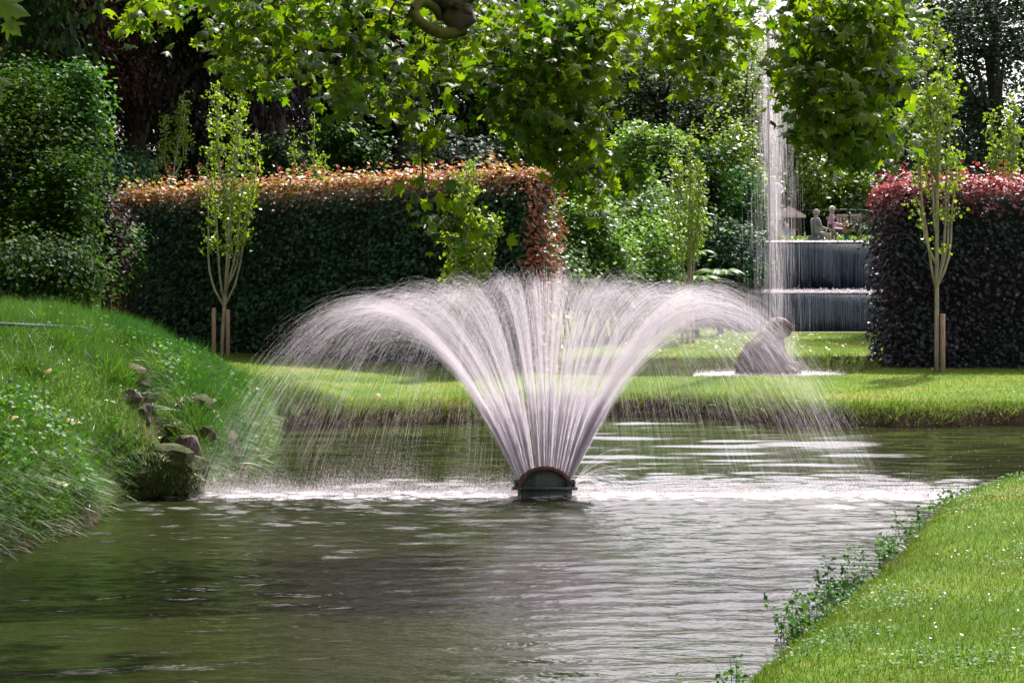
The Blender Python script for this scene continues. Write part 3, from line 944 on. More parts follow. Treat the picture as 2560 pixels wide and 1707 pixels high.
def tall_jet():
    rng = np.random.default_rng(15)
    z0 = UP_Z + rz_(822)
    P0, P1, r0 = [], [], []
    # rising core
    n = 46
    top = rng.uniform(6.6, 8.6, n)
    for i in range(n):
        zz = np.linspace(z0, top[i], 18)
        k = (zz - z0)
        ang = rng.uniform(0, 6.28)
        off = rng.uniform(.1, 1) * (.010 + .0032 * k)
        xs = JX + np.cos(ang) * off - .006 * k
        ys = JY + np.sin(ang) * off
        P = np.stack([xs, ys, zz], 1)
        P0.append(P[:-1]); P1.append(P[1:]); r0.append(np.full(17, rng.uniform(.0026, .0046)))
    # plume falling back around the core
    n = 5200
    zt = rng.uniform(.35, 8.4, n) ** 1.0
    k = np.clip((8.6 - zt) / 8, 0, 1)
    ang = rng.uniform(0, 6.28, n)
    rad = np.abs(rng.normal(0, 1, n)) * (.10 + .17 * k) + .03
    # the wind carries it a little to the right
    xs = JX + np.cos(ang) * rad + .10 * k + .02
    ys = JY + np.sin(ang) * rad
    L_ = rng.uniform(.25, 1.1, n)
    keep = rng.uniform(size=n) < np.interp(zt, [0, 1.2, 3.2, 5, 8], [.30, .45, .7, 1, 1])
    a_ = np.stack([xs, ys, zt], 1)[keep]; b_ = np.stack([xs + .01, ys, np.maximum(zt - L_, UP_Z)], 1)[keep]
    P0.append(a_); P1.append(b_); r0.append(rng.uniform(.00016, .00046, len(a_)))
    # dense head of the column
    n = 420
    zt = rng.uniform(4.4, 8.6, n); ang = rng.uniform(0, 6.28, n); rad = np.abs(rng.normal(0, .085, n))
    a_ = np.stack([JX - .04 + np.cos(ang) * rad, JY + np.sin(ang) * rad, zt], 1)
    P0.append(a_); P1.append(a_ - np.array((0, 0, .4))); r0.append(rng.uniform(.0007, .0014, n))
    P0, P1, r0 = np.concatenate(P0), np.concatenate(P1), np.concatenate(r0)
    V, Q = prisms(P0, P1, r0, r0)
    o = link('water_column', mesh_np('water_column', V, [Q]), M['spray'])
    return tag(o, 'tall thin vertical jet with falling veil above the rock spout', 'water jet')


tall_jet()
n = 26000
ang = rng.uniform(0, 6.28, n); rad = np.sqrt(rng.uniform(0, 1, n)) * 1.35
p = np.stack([JX + .0 + np.cos(ang) * rad, JY - .15 + np.sin(ang) * rad * .9, UP_Z + rng.exponential(.020, n)], 1)
stuff(drops('upper_splash', p, rng.uniform(.004, .011, n), rng), 'white foam ring on the upper pond around the rock spout', 'splash')

# ------------------------------------------------------------------ cascade wall with two curtains of water
CY = 58.0
WX0, WX1 = 6.75, 12.6
cas = empty('cascade', (9.6, CY, .45), 'dark two-step stone cascade with thin curtains of falling water', 'waterfall')


def loc(o, x, y, z):
    return (x - o.location.x, y - o.location.y, z - o.location.z)


M['wet_wall'] = rough_mat('wet_wall', (.010, .014, .022), (.026, .048, .090), 1.0, .35, .5, c3=(.06, .13, .25), stretch=(1.0, 1, .30), spec=.6)
a = Acc(); a.box(loc(cas, (WX0 + WX1) / 2, CY + .35, 2.32), (WX1 - WX0, .5, 1.46)); a.build('upper_wall', M['wet_wall'], cas)
a = Acc(); a.box(loc(cas, (WX0 + WX1) / 2, CY - .25, .93), (WX1 - WX0, 1.7, 1.30)); a.build('lower_wall', M['wet_wall'], cas)
a = Acc(); a.box(loc(cas, (WX0 + WX1) / 2, CY + .30, 3.075), (WX1 - WX0 + .1, .68, .05)); a.build('lip_stone', M['wet_wall'], cas)
a = Acc(); a.box(loc(cas, (WX0 + WX1) / 2, CY - .28, 1.60), (WX1 - WX0 + .06, 1.80, .05)); a.build('ledge_stone', M['wet_wall'], cas)


def curtain(name, y, ztop, zbot, n, seed):
    rng = np.random.default_rng(seed)
    c = rng.uniform(WX0, WX1, 60)
    x = np.concatenate([rng.uniform(WX0, WX1, n // 2), rng.choice(c, n - n // 2) + rng.normal(0, .06, n - n // 2)])
    x = np.clip(x, WX0, WX1)
    l = rng.uniform(.1, .8, n) * (ztop - zbot)
    t = np.where(rng.uniform(size=n) < .55, ztop - rng.uniform(0, .05, n), zbot + l + rng.uniform(0, 1, n) * (ztop - zbot - l))
    P0 = np.stack([x, y + rng.normal(0, .03, n), t], 1)
    P1 = P0 + np.stack([rng.normal(0, .012, n), np.full(n, -.03), -l], 1)
    r0 = rng.uniform(.0006, .0032, n)
    V, Q = prisms(P0, P1, r0, r0 * .55)
    V = V - np.array(cas.location)
    return link(name, mesh_np(name, V, [Q]), M['sheet_water'], cas)


curtain('water_curtain', CY - .02, 3.09, 1.66, 1700, 31)
curtain('water_curtain', CY - 1.22, 1.62, .38, 1500, 32)
for zc, yc, nn, sg in ((3.105, CY - .08, 9000, .018), (1.63, CY - 1.06, 20000, .045)):
    p = np.stack([rng.uniform(WX0, WX1, nn), yc + rng.uniform(-.2, .2, nn), zc + np.abs(rng.normal(0, sg, nn))], 1) - np.array(cas.location)
    drops('foam_line', p, rng.uniform(.008, .020, nn), rng).parent = cas

a = Acc(); a.box((9, 55.6, .52), (11, .30, .05))
o = a.build('path', M['path']); o["kind"] = "structure"


# ------------------------------------------------------------------ hedges
def hedge(name, label, p0, p1, thick, zb, ht, mat, seed, dens=520, leaf=.062, end_mat=None):
    rng = np.random.default_rng(seed)
    p0, p1 = np.array(p0, float), np.array(p1, float)
    L_ = np.linalg.norm(p1 - p0)
    e = (p1 - p0) / L_
    nrm = np.array((-e[1], e[0]))           # to the back
    if nrm[1] < 0:
        nrm = -nrm
    root = empty(name, (*p0, zb), label, 'hedge')

    def wpt(a_, b_, c_):
        return np.stack([e[0] * a_ + nrm[0] * b_, e[1] * a_ + nrm[1] * b_, c_], 1)
    # core
    A = Acc()
    i = .20
    cs = [(i, i), (L_ - i, i), (L_ - i, thick - i), (i, thick - i)]
    nz = 8
    rings = []
    for z in np.linspace(-.4, ht - .16, nz):
        rings.append([(e[0] * a_ + nrm[0] * b_, e[1] * a_ + nrm[1] * b_, z) for a_, b_ in cs])
    A.loft(rings)
    A.build('branch_core', M['hedge_core'], root)

    def face(n, f):
        a_, b_ = rng.uniform(0, 1, n), rng.uniform(0, 1, n)
        if f == 'front':
            q = wpt(a_ * L_, rng.normal(.04, .05, n) + .10 * bumps(a_ * L_, b_ * ht * 1.6, 3.2, seed + 1) + .06 * bumps(a_ * L_, b_ * ht * 1.5, 8, seed + 5), b_ * ht); o_ = -nrm
        elif f == 'top':
            q = wpt(a_ * L_, b_ * thick, ht + rng.normal(0, .045, n) + .06 * bumps(a_ * L_, b_ * 3, 4, seed + 2) + np.abs(rng.normal(0, .13, n)) * (rng.uniform(size=n) < .28) * (1 + .8 * bumps(a_ * L_, b_ * 2, 5, seed + 8))); o_ = np.array((0, 0))
        elif f == 'end0':
            q = wpt(rng.normal(.02, .06, n) + .05 * bumps(a_ * 4, b_ * ht, 3, seed + 3), a_ * thick, b_ * ht); o_ = -e
        else:
            q = wpt(L_ + rng.normal(-.02, .06, n) + .05 * bumps(a_ * 4, b_ * ht, 3, seed + 3), a_ * thick, b_ * ht); o_ = e
        return q, np.broadcast_to(np.array((o_[0], o_[1], .25 if f != 'top' else .8)), (n, 3))
    Q, O = [], []
    for f, ar in (('front', L_ * ht), ('top', L_ * thick * 1.7)):
        q, o_ = face(int(ar * dens), f); Q.append(q); O.append(o_)
    Qe, Oe = [], []
    for f in ('end0', 'end1'):
        q, o_ = face(int(thick * ht * dens), f); Qe.append(q); Oe.append(o_)
    if end_mat is None:
        Q += Qe; O += Oe
    Q, O = np.concatenate(Q), np.concatenate(O)
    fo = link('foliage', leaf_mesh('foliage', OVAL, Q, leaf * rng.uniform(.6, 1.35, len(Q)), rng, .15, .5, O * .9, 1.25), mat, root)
    fo["kind"] = "stuff"
    if end_mat is not None:
        Qe, Oe = np.concatenate(Qe), np.concatenate(Oe)
        fe = link('end_foliage', leaf_mesh('end_foliage', OVAL, Qe, leaf * rng.uniform(.6, 1.4, len(Qe)), rng, .15, .3, Oe * .9, 1.25), end_mat, root)
        fe["kind"] = "stuff"; fe["label"] = "coppery orange leaves on the hedge end"
    return root


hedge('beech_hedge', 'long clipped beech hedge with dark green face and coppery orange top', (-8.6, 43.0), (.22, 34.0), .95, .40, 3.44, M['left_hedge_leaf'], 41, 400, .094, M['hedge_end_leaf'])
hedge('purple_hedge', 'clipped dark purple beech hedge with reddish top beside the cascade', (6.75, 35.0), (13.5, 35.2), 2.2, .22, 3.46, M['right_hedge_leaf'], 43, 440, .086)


def roses(name, label, pts, parent_z, seed, y):
    rng = np.random.default_rng(seed)
    root = empty(name, (pts[0][0], y, parent_z), label, 'rose bush')
    A = Acc(); fl = []; lv = []
    for (x, z) in pts:
        b = np.array((x + rng.normal(0, .15), y + rng.normal(0, .2), parent_z)); t = np.array((x, y + rng.normal(0, .12), z))
        m = (b + t) / 2 + rng.normal(0, .06, 3)
        A.tube(np.array([b, m, t]) - np.array(root.location), [.006, .004, .002], 4)
        fl.append(t)
        lv.append(b + (t - b) * rng.uniform(.55, 1.0, (30, 1)) + rng.normal(0, .08, (30, 3)))
    A.build('stem', M['twig'], root)
    lv = np.concatenate(lv) - np.array(root.location)
    f = link('foliage', leaf_mesh('foliage', OVAL, lv, .06, rng), M['wood_leaf'], root); f["kind"] = "stuff"
    for t in fl:
        q = t - np.array(root.location) + rng.normal(0, .030, (7, 3))
        link('blossom', leaf_mesh('blossom', OVAL, q, .036 * rng.uniform(.5, 1.3, len(q)), rng, .2, 0, None, 1.4), M['rose'], root)


def hedge_y(x):
    return 43 - (x + 8.6) * 9 / 8.82


for k, (us, lab) in enumerate((((425, 470, 500, 545, 590, 640), 'red rose bush behind the left end of the coppery hedge'), ((700, 735, 760, 790, 845), 'red rose bush behind the middle of the coppery hedge'), ((1035, 1062, 1080, 1095, 1120), 'red rose bush behind the right end of the coppery hedge'))):
    yy = hedge_y((us[0] - UC) / F * 40) + 1.7
    pts = [(W(u, 0, yy)[0], CAMH + (VH - v) / F * yy) for u in us for v in R.uniform(408, 434, 2)]
    roses('rose_bush', lab, pts, 1.6, 60 + k, yy)
yy = 38.2
pts = [(W(u, 0, yy)[0], CAMH + (VH - v) / F * yy) for u, v in ((2250, 418), (2258, 432), (2262, 424), (2405, 425), (2415, 432), (2428, 440), (2465, 425), (2480, 436), (2500, 430), (2395, 437))]
roses('rose_bush', 'bright red rose bush behind the purple hedge', pts, 1.4, 66, yy)


# ------------------------------------------------------------------ young fastigiate poplars
def poplar(label, u, y, ztop, seed, lean=.05, fork=.95, nbr=7, spread=.34, leaf_from=.28, nleaf=2600, stakes=(), bare=0.0, zbase=None, leaf=.075, group='young poplars', clean=None):
    rng = np.random.default_rng(seed)
    x = (u - UC) / F * y
    zb = float(height(np.array([x]), np.array([y]))[0]) if zbase is None else zbase
    H = ztop - zb
    root = empty('poplar_tree', (x, y, zb), label, 'tree', group)
    T = Acc()
    t = np.linspace(0, 1, 12)
    lead = np.stack([lean * H * t ** 1.2, .02 * np.sin(5 * t), t * H], 1)
    lead[0, 2] = -.15
    T.tube(lead, .038 * (1 - t) ** .8 + .006, 7)
    T.build('trunk', M['poplar_bark'], root, True)
    lines = [(lead, leaf_from)]
    BR = Acc()
    for b in range(nbr):
        f0 = fork / H + (rng.uniform(-.03, .10) if b < 3 else rng.uniform(.02, .50))
        if f0 > .75:
            continue
        L_ = (1 - f0) * rng.uniform(.38, .92) * H
        az = 2 * np.pi * b / nbr * 1.7 + rng.uniform(-.4, .4) if b > 1 else (math.pi if b == 0 else 0.05)
        tt = np.linspace(0, 1, 10)
        r_ = spread * (1 - np.exp(-tt * rng.uniform(2, 4.5))) * rng.uniform(.55, 1.5) * (L_ / H + .3) + .03 * np.sin(tt * 9 + b)
        st = np.array([lean * H * f0 ** 1.2, 0, f0 * H])
        P = st + np.stack([np.cos(az) * r_ + lean * L_ * tt, np.sin(az) * r_, tt * L_], 1)
        BR.tube(P, .021 * (1 - tt) ** .9 + .004, 5)
        for _ in range(3):                    # short side twigs
            q0 = rng.integers(2, 8); s0 = P[q0]; a2 = rng.uniform(0, 6.28); l2 = rng.uniform(.15, .45)
            Pt = s0 + np.stack([np.cos(a2) * .5 * l2 * np.linspace(0, 1, 5) ** .7, np.sin(a2) * .5 * l2 * np.linspace(0, 1, 5) ** .7, l2 * np.linspace(0, 1, 5)], 1)
            BR.tube(Pt, np.linspace(.008, .003, 5), 4)
            lines.append((Pt, .3))
        lines.append((P, max(.12, (leaf_from * H - st[2]) / L_)))
    br = BR.build('branch', M['poplar_bark'], root, True)
    pos = []
    wts = np.array([len_ for len_ in [np.linalg.norm(P[-1] - P[0]) * (1 - f) for P, f in lines]])
    for (P, f), w_ in zip(lines, wts / wts.sum()):
        n = int(nleaf * w_)
        tt = f + (1 - f) * rng.beta(1.6, 1.15, n)
        # bunch into short shoots
        tt = np.clip(np.round(tt * 34) / 34 + rng.normal(0, .006, n), 0, 1)
        idx = tt * (len(P) - 1)
        i0 = np.clip(idx.astype(int), 0, len(P) - 2)
        q = P[i0] + (P[i0 + 1] - P[i0]) * (idx - i0)[:, None]
        side = unit(np.stack([np.cos(np.round(tt * 34) * 2.4 + w_ * 90), np.sin(np.round(tt * 34) * 2.4 + w_ * 90), np.zeros(n)], 1))
        q = q + side * rng.uniform(.0, .17, n)[:, None] + rng.normal(0, .035, (n, 3))
        pos.append(q)
    pos = np.concatenate(pos)
    fo = link('foliage', leaf_mesh('foliage', POP, pos, leaf * rng.uniform(.6, 1.2, len(pos)), rng, .1, .4), M['poplar_leaf'], root)
    fo["kind"] = "stuff"
    for k, (du, dz) in enumerate(stakes):
        S_ = Acc(); xs = du / F * y
        S_.tube([(xs, -.06 + .05 * k, -.3), (xs, -.06 + .05 * k, dz * .5), (xs, -.06 + .05 * k, dz - .01), (xs, -.06 + .05 * k, dz)], [.042, .042, .042, .034], 9)
        st = S_.build('support_stake', M['stake_wood'], root, True)
        st["label"] = "round wooden support stake"
    return root


def zt(v, y):
    return CAMH + (VH - v) / F * y


poplar('young poplar with two round stakes before the left beech hedge', 553, 38.3, zt(170, 38.3), 71, lean=.085, fork=.95, nbr=9, spread=.55, leaf_from=.34, nleaf=2900, stakes=((-17, .95), (17, .92)))
poplar('leafy young poplar rising behind the water fan before the hedge', 1150, 33.4, zt(395, 33.4), 72, lean=.07, fork=.75, nbr=8, spread=.40, leaf_from=.36, nleaf=2600)
poplar('young poplar with stakes standing before the pale shrubs', 1720, 46.5, zt(310, 46.5), 73, lean=.015, fork=.9, nbr=7, spread=.40, leaf_from=.36, nleaf=2800, stakes=((-14, .68), (0, .66), (14, .70)))
poplar('tall sparse poplar with one stake before the purple hedge', 2342, 33.6, zt(30, 33.6), 74, lean=.004, fork=1.25, nbr=9, spread=.40, leaf_from=.50, nleaf=2500, stakes=((13, .98),))
poplar('slanting young poplar seen above the left end of the beech hedge', 395, 49, zt(228, 49), 75, lean=.12, fork=1.2, nbr=6, spread=.45, leaf_from=.45, nleaf=1900)
poplar('short young poplar seen above the middle of the beech hedge', 775, 47.5, zt(285, 47.5), 76, lean=.02, fork=1.2, nbr=6, spread=.40, leaf_from=.45, nleaf=1500)
poplar('young poplar cut by the frame edge above the purple hedge', 2535, 40.5, zt(225, 40.5), 77, lean=.0, fork=1.2, nbr=8, spread=.5, leaf_from=.4, nleaf=3200)


# ------------------------------------------------------------------ trees and shrubs
def crown_points(rng, n, ells, cluster=.55, nclus=90, flat=.55, shell=.55):
    """leaf positions bunched on boughs inside ellipsoids (cx,cy,cz,rx,ry,rz)"""
    vol = np.array([e[3] * e[4] * e[5] for e in ells]) ** .7
    pick = rng.choice(len(ells), nclus, p=vol / vol.sum())
    C = []
    for k in pick:
        e = ells[k]
        d = unit(rng.normal(size=3))
        r = (shell + (1 - shell) * rng.uniform()) if rng.uniform() < .8 else rng.uniform(.1, .6)
        C.append(np.array(e[:3]) + d * r * np.array(e[3:]))
    C = np.array(C)
    c = rng.integers(0, nclus, n)
    sc = cluster * rng.uniform(.6, 1.3, nclus)[c][:, None]
    q = C[c] + rng.normal(size=(n, 3)) * sc * np.array((1, 1, flat))
    ctr = np.mean([e[:3] for e in ells], axis=0)
    return q, C, unit(q - ctr)


def limb_tree(rng, C, H, r0, base=(0, 0, 0), crown_low=.25, nlimb=14):
    """tapered trunk with limbs reaching the boughs"""
    A = Acc()
    t = np.linspace(0, 1, 10)
    tr = np.stack([.25 * np.sin(2.1 * t + rng.uniform(0, 6)) * t, .25 * np.sin(1.7 * t + rng.uniform(0, 6)) * t, t * H], 1)
    tr[0, 2] = -.4
    A.tube(tr, r0 * (1 - .85 * t) * (1 + .5 * np.exp(-t * 14)), 9)
    for k in rng.choice(len(C), min(nlimb, len(C)), replace=False):
        tgt = C[k]
        f = np.clip((tgt[2] / H) * rng.uniform(.55, .8), crown_low * .6, .92)
        i = f * 9
        i0 = min(int(i), 8)
        st = tr[i0] + (tr[i0 + 1] - tr[i0]) * (i - i0)
        s_ = np.linspace(0, 1, 7)[:, None]
        mid = (st + tgt) / 2 + np.array((0, 0, .12 * np.linalg.norm(tgt - st)))
        P = (1 - s_) ** 2 * st + 2 * s_ * (1 - s_) * mid + s_ ** 2 * tgt
        A.tube(P, r0 * .38 * (1 - f * .6) * (1 - s_[:, 0]) ** .8 + .012, 5)
    return A


PROTO = {}


def tree_proto(key, ells, H, r0, mat, seed, n=13000, leaf=.20, cluster=.55, nclus=110, flat=.55, nlimb=16):
    rng = np.random.default_rng(seed)
    q, C, o_ = crown_points(rng, n, ells, cluster, nclus, flat)
    cm = leaf_mesh('crown', OVAL, q, leaf * rng.uniform(.6, 1.3, n), rng, .5, .3, o_ * .5, 1.35)
    cm.materials.append(mat)
    tm = limb_tree(rng, C, H, r0, nlimb=nlimb).mesh('trunk', True)
    tm.materials.append(M['bark'])
    PROTO[key] = (cm, tm)


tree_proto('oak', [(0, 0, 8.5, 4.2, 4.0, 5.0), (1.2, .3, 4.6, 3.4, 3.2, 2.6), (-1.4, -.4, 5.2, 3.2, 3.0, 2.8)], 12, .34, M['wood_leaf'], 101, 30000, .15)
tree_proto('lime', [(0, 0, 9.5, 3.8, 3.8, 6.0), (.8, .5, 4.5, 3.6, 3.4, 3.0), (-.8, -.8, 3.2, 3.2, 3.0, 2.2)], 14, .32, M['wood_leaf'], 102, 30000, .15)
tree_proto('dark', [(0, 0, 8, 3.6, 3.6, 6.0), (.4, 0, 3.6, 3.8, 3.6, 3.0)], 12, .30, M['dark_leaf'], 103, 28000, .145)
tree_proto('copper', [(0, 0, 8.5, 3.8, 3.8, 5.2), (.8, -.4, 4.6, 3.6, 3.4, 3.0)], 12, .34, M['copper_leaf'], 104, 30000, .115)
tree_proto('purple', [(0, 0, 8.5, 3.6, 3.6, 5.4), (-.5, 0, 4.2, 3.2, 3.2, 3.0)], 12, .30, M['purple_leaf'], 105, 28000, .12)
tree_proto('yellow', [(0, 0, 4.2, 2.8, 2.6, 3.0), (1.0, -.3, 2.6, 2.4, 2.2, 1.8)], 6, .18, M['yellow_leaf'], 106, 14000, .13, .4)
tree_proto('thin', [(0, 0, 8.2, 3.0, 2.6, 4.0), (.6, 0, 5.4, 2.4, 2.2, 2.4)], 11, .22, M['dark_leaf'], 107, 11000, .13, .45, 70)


def tree(key, name, label, x, y, sc=1.0, rz=0.0, z=None, sz=None, cat='tree', group='trees of the wood behind the gardens'):
    zb = float(height(np.array([x]), np.array([y]))[0]) if z is None else z
    r_ = empty(name, (x, y, zb), label, cat, group, rz)
    r_.scale = (sc, sc, sc if sz is None else sz)
    cm, tm = PROTO[key]
    link('trunk', tm, None, r_)
    c = link('crown', cm, None, r_); c["kind"] = "stuff"
    return r_


def tx(u, y):
    return (u - UC) / F * y


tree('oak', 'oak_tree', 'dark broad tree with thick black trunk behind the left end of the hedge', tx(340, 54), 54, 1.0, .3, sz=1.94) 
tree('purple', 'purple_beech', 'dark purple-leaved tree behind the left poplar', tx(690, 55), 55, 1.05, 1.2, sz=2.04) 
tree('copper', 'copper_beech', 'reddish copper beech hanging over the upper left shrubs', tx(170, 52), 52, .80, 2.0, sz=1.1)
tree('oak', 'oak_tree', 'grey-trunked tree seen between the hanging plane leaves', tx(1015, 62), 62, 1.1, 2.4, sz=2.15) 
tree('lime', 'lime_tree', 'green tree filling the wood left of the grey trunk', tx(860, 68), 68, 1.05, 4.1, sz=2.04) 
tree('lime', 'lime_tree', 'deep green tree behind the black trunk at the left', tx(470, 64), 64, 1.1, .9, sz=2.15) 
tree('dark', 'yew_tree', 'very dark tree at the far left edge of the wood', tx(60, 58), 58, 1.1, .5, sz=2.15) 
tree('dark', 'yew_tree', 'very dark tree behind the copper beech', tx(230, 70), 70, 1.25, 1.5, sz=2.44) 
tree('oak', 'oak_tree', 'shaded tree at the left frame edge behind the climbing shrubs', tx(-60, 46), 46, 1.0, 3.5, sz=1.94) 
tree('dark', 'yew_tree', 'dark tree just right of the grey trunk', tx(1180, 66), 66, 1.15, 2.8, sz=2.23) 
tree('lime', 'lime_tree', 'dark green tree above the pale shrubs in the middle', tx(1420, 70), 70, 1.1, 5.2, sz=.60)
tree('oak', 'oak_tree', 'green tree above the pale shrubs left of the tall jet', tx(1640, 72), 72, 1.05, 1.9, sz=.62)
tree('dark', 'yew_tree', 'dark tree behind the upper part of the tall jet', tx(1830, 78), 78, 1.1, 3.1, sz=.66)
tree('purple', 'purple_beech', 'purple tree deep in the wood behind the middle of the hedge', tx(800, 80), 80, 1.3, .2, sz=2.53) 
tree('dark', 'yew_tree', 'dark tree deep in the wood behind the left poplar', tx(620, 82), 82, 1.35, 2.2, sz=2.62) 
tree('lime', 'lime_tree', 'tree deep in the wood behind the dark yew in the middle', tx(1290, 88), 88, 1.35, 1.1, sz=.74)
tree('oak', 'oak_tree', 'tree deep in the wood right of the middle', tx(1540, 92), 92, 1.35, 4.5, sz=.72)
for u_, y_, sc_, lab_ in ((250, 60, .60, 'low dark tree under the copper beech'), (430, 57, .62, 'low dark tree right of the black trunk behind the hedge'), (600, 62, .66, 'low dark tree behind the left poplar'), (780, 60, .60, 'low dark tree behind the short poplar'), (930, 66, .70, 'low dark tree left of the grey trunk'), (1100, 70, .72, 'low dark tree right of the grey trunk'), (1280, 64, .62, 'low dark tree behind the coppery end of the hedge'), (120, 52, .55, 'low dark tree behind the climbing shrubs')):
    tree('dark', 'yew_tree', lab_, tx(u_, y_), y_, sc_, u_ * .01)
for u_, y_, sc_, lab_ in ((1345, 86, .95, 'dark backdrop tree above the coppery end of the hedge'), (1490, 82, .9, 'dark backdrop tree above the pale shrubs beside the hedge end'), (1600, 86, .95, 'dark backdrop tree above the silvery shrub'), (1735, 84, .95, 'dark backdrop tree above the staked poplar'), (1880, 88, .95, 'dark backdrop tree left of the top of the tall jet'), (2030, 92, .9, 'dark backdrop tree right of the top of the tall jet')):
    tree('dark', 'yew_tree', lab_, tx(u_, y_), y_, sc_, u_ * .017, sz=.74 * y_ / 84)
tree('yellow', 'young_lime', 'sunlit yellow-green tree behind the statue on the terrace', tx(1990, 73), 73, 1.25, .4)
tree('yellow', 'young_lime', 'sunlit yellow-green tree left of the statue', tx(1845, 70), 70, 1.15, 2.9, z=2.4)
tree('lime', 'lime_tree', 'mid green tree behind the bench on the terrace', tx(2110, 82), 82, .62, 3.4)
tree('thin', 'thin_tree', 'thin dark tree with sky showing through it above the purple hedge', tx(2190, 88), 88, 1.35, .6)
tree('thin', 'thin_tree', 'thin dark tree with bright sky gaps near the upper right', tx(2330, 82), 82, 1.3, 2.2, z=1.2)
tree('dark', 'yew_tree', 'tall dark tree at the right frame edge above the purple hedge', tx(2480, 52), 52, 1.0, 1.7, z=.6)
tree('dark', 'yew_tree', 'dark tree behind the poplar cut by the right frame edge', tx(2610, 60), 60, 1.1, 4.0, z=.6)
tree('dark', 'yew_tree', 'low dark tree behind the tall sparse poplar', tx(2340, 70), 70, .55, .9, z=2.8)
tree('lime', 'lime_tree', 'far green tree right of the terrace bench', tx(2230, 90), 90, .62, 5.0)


for k, (x_, y_, sc_, key, nm) in enumerate(((-15.5, 40, 1.15, 'oak', 'oak_tree'), (-19, 33, 1.2, 'lime', 'lime_tree'), (-13.5, 26, 1.05, 'lime', 'lime_tree'), (-22, 46, 1.25, 'oak', 'oak_tree'), (-17, 20, 1.15, 'oak', 'oak_tree'), (-24, 26, 1.3, 'lime', 'lime_tree'), (-14, 12, 1.1, 'lime', 'lime_tree'), (-26, 60, 1.4, 'dark', 'yew_tree'), (-16, 62, 1.3, 'lime', 'lime_tree'))):  # trees added out of frame so the left water mirrors dark foliage, not sky
    tree(key, nm, 'tall green tree added beyond the left frame edge to darken the pond reflection', x_, y_, sc_, k * 1.3, sz=sc_ * 1.55, group='trees added beyond the left frame edge')


def shrub(name, label, ells, mat, seed, n, leaf, cluster=.28, nclus=60, flat=.7, cat='shrub', group=None, tpl=OVAL, nst=9, hang=.3, trunk=True):
    """ellipsoids in world coordinates"""
    rng = np.random.default_rng(seed)
    c = np.mean([e[:3] for e in ells], axis=0)
    zb = float(height(np.array([c[0]]), np.array([c[1]]))[0])
    root = empty(name, (c[0], c[1], zb), label, cat, group)
    o_ = np.array(root.location)
    el = [tuple(np.array(e[:3]) - o_) + tuple(e[3:]) for e in ells]
    q, C, out = crown_points(rng, n, el, cluster, nclus, flat, .5)
    q[:, 2] = np.maximum(q[:, 2], .02)
    f = link('foliage', leaf_mesh('foliage', tpl, q, leaf * rng.uniform(.6, 1.35, n), rng, .45, hang, out * .6, 1.3), mat, root)
    f["kind"] = "stuff"
    if trunk:
        A = Acc()
        for k in rng.choice(len(C), min(nst, len(C)), replace=False):
            b = np.array((C[k][0] * .35, C[k][1] * .35, -.2)); t_ = C[k]
            m_ = np.array((t_[0] * .75, t_[1] * .75, t_[2] * .6))
            A.tube([b, m_, t_], [.035, .022, .008], 5)
        A.build('stem', M['twig'], root)
    return root


def E(u, v, y, ru, rv, ry=None):
    p_ = W(u, v, y)
    return (*p_, ru / F * y, ru / F * y * .8 if ry is None else ry, rv / F * y)


# pale shrubs between hedge and cascade
shrub('pale_shrub', 'big pale green shrub right beside the coppery hedge end', [E(1470, 600, 46, 100, 120), E(1420, 690, 44.5, 60, 90)], M['shrub_leaf'], 201, 8000, .11)
shrub('pale_shrub', 'tall silvery green shrub under the hanging plane leaves', [E(1600, 430, 53, 100, 130), E(1640, 560, 51, 110, 110)], M['shrub_leaf'], 202, 9000, .12)
shrub('pale_shrub', 'broad pale shrub behind the top of the water fan', [E(1590, 640, 48, 120, 100), E(1500, 700, 46.5, 110, 70)], M['shrub_leaf'], 203, 8000, .11)
shrub('green_shrub', 'darker green shrub behind the staked poplar', [E(1700, 560, 56, 90, 150), E(1760, 470, 58, 80, 130)], M['wood_leaf'], 204, 8000, .13)
shrub('green_shrub', 'dark shrub left of the cascade and the tall jet', [E(1840, 640, 57, 70, 120), E(1850, 540, 60, 55, 110), E(1790, 660, 56, 60, 90)], M['teal_leaf'], 205, 9000, .12)
shrub('yellow_shrub', 'yellow-green shrub behind the tall jet', [E(1830, 400, 64, 80, 110), E(1880, 480, 64, 50, 70)], M['yellow_leaf'], 206, 5000, .13)
shrub('low_shrub', 'low dark shrub at the foot of the pale shrubs', [E(1600, 735, 47.5, 140, 40), E(1480, 740, 46, 90, 40)], M['teal_leaf'], 207, 5000, .11)
shrub('yellow_shrub', 'yellow-green shrub right of the statue', [E(2030, 440, 68, 70, 60), E(2120, 470, 70, 70, 50)], M['yellow_leaf'], 208, 5000, .13)
shrub('teal_shrub', 'blue-green shrub beside the purple hedge above the bench', [E(2190, 430, 74, 70, 70), E(2140, 510, 72, 60, 35)], M['teal_leaf'], 209, 5000, .15)
shrub('green_shrub', 'round green shrub directly behind the seated people', [E(2060, 540, 76, 60, 55), E(2010, 520, 78, 50, 60)], M['wood_leaf'], 231, 6000, .14)
shrub('green_shrub', 'round green shrub behind the bench beside the purple hedge', [E(2150, 545, 77, 70, 55), E(2210, 520, 79, 60, 60)], M['bank_leaf'], 232, 6000, .14)
shrub('green_shrub', 'dark green shrub behind the parasol', [E(1960, 520, 80, 55, 70), E(1900, 500, 80, 55, 80)], M['wood_leaf'], 233, 6000, .14)
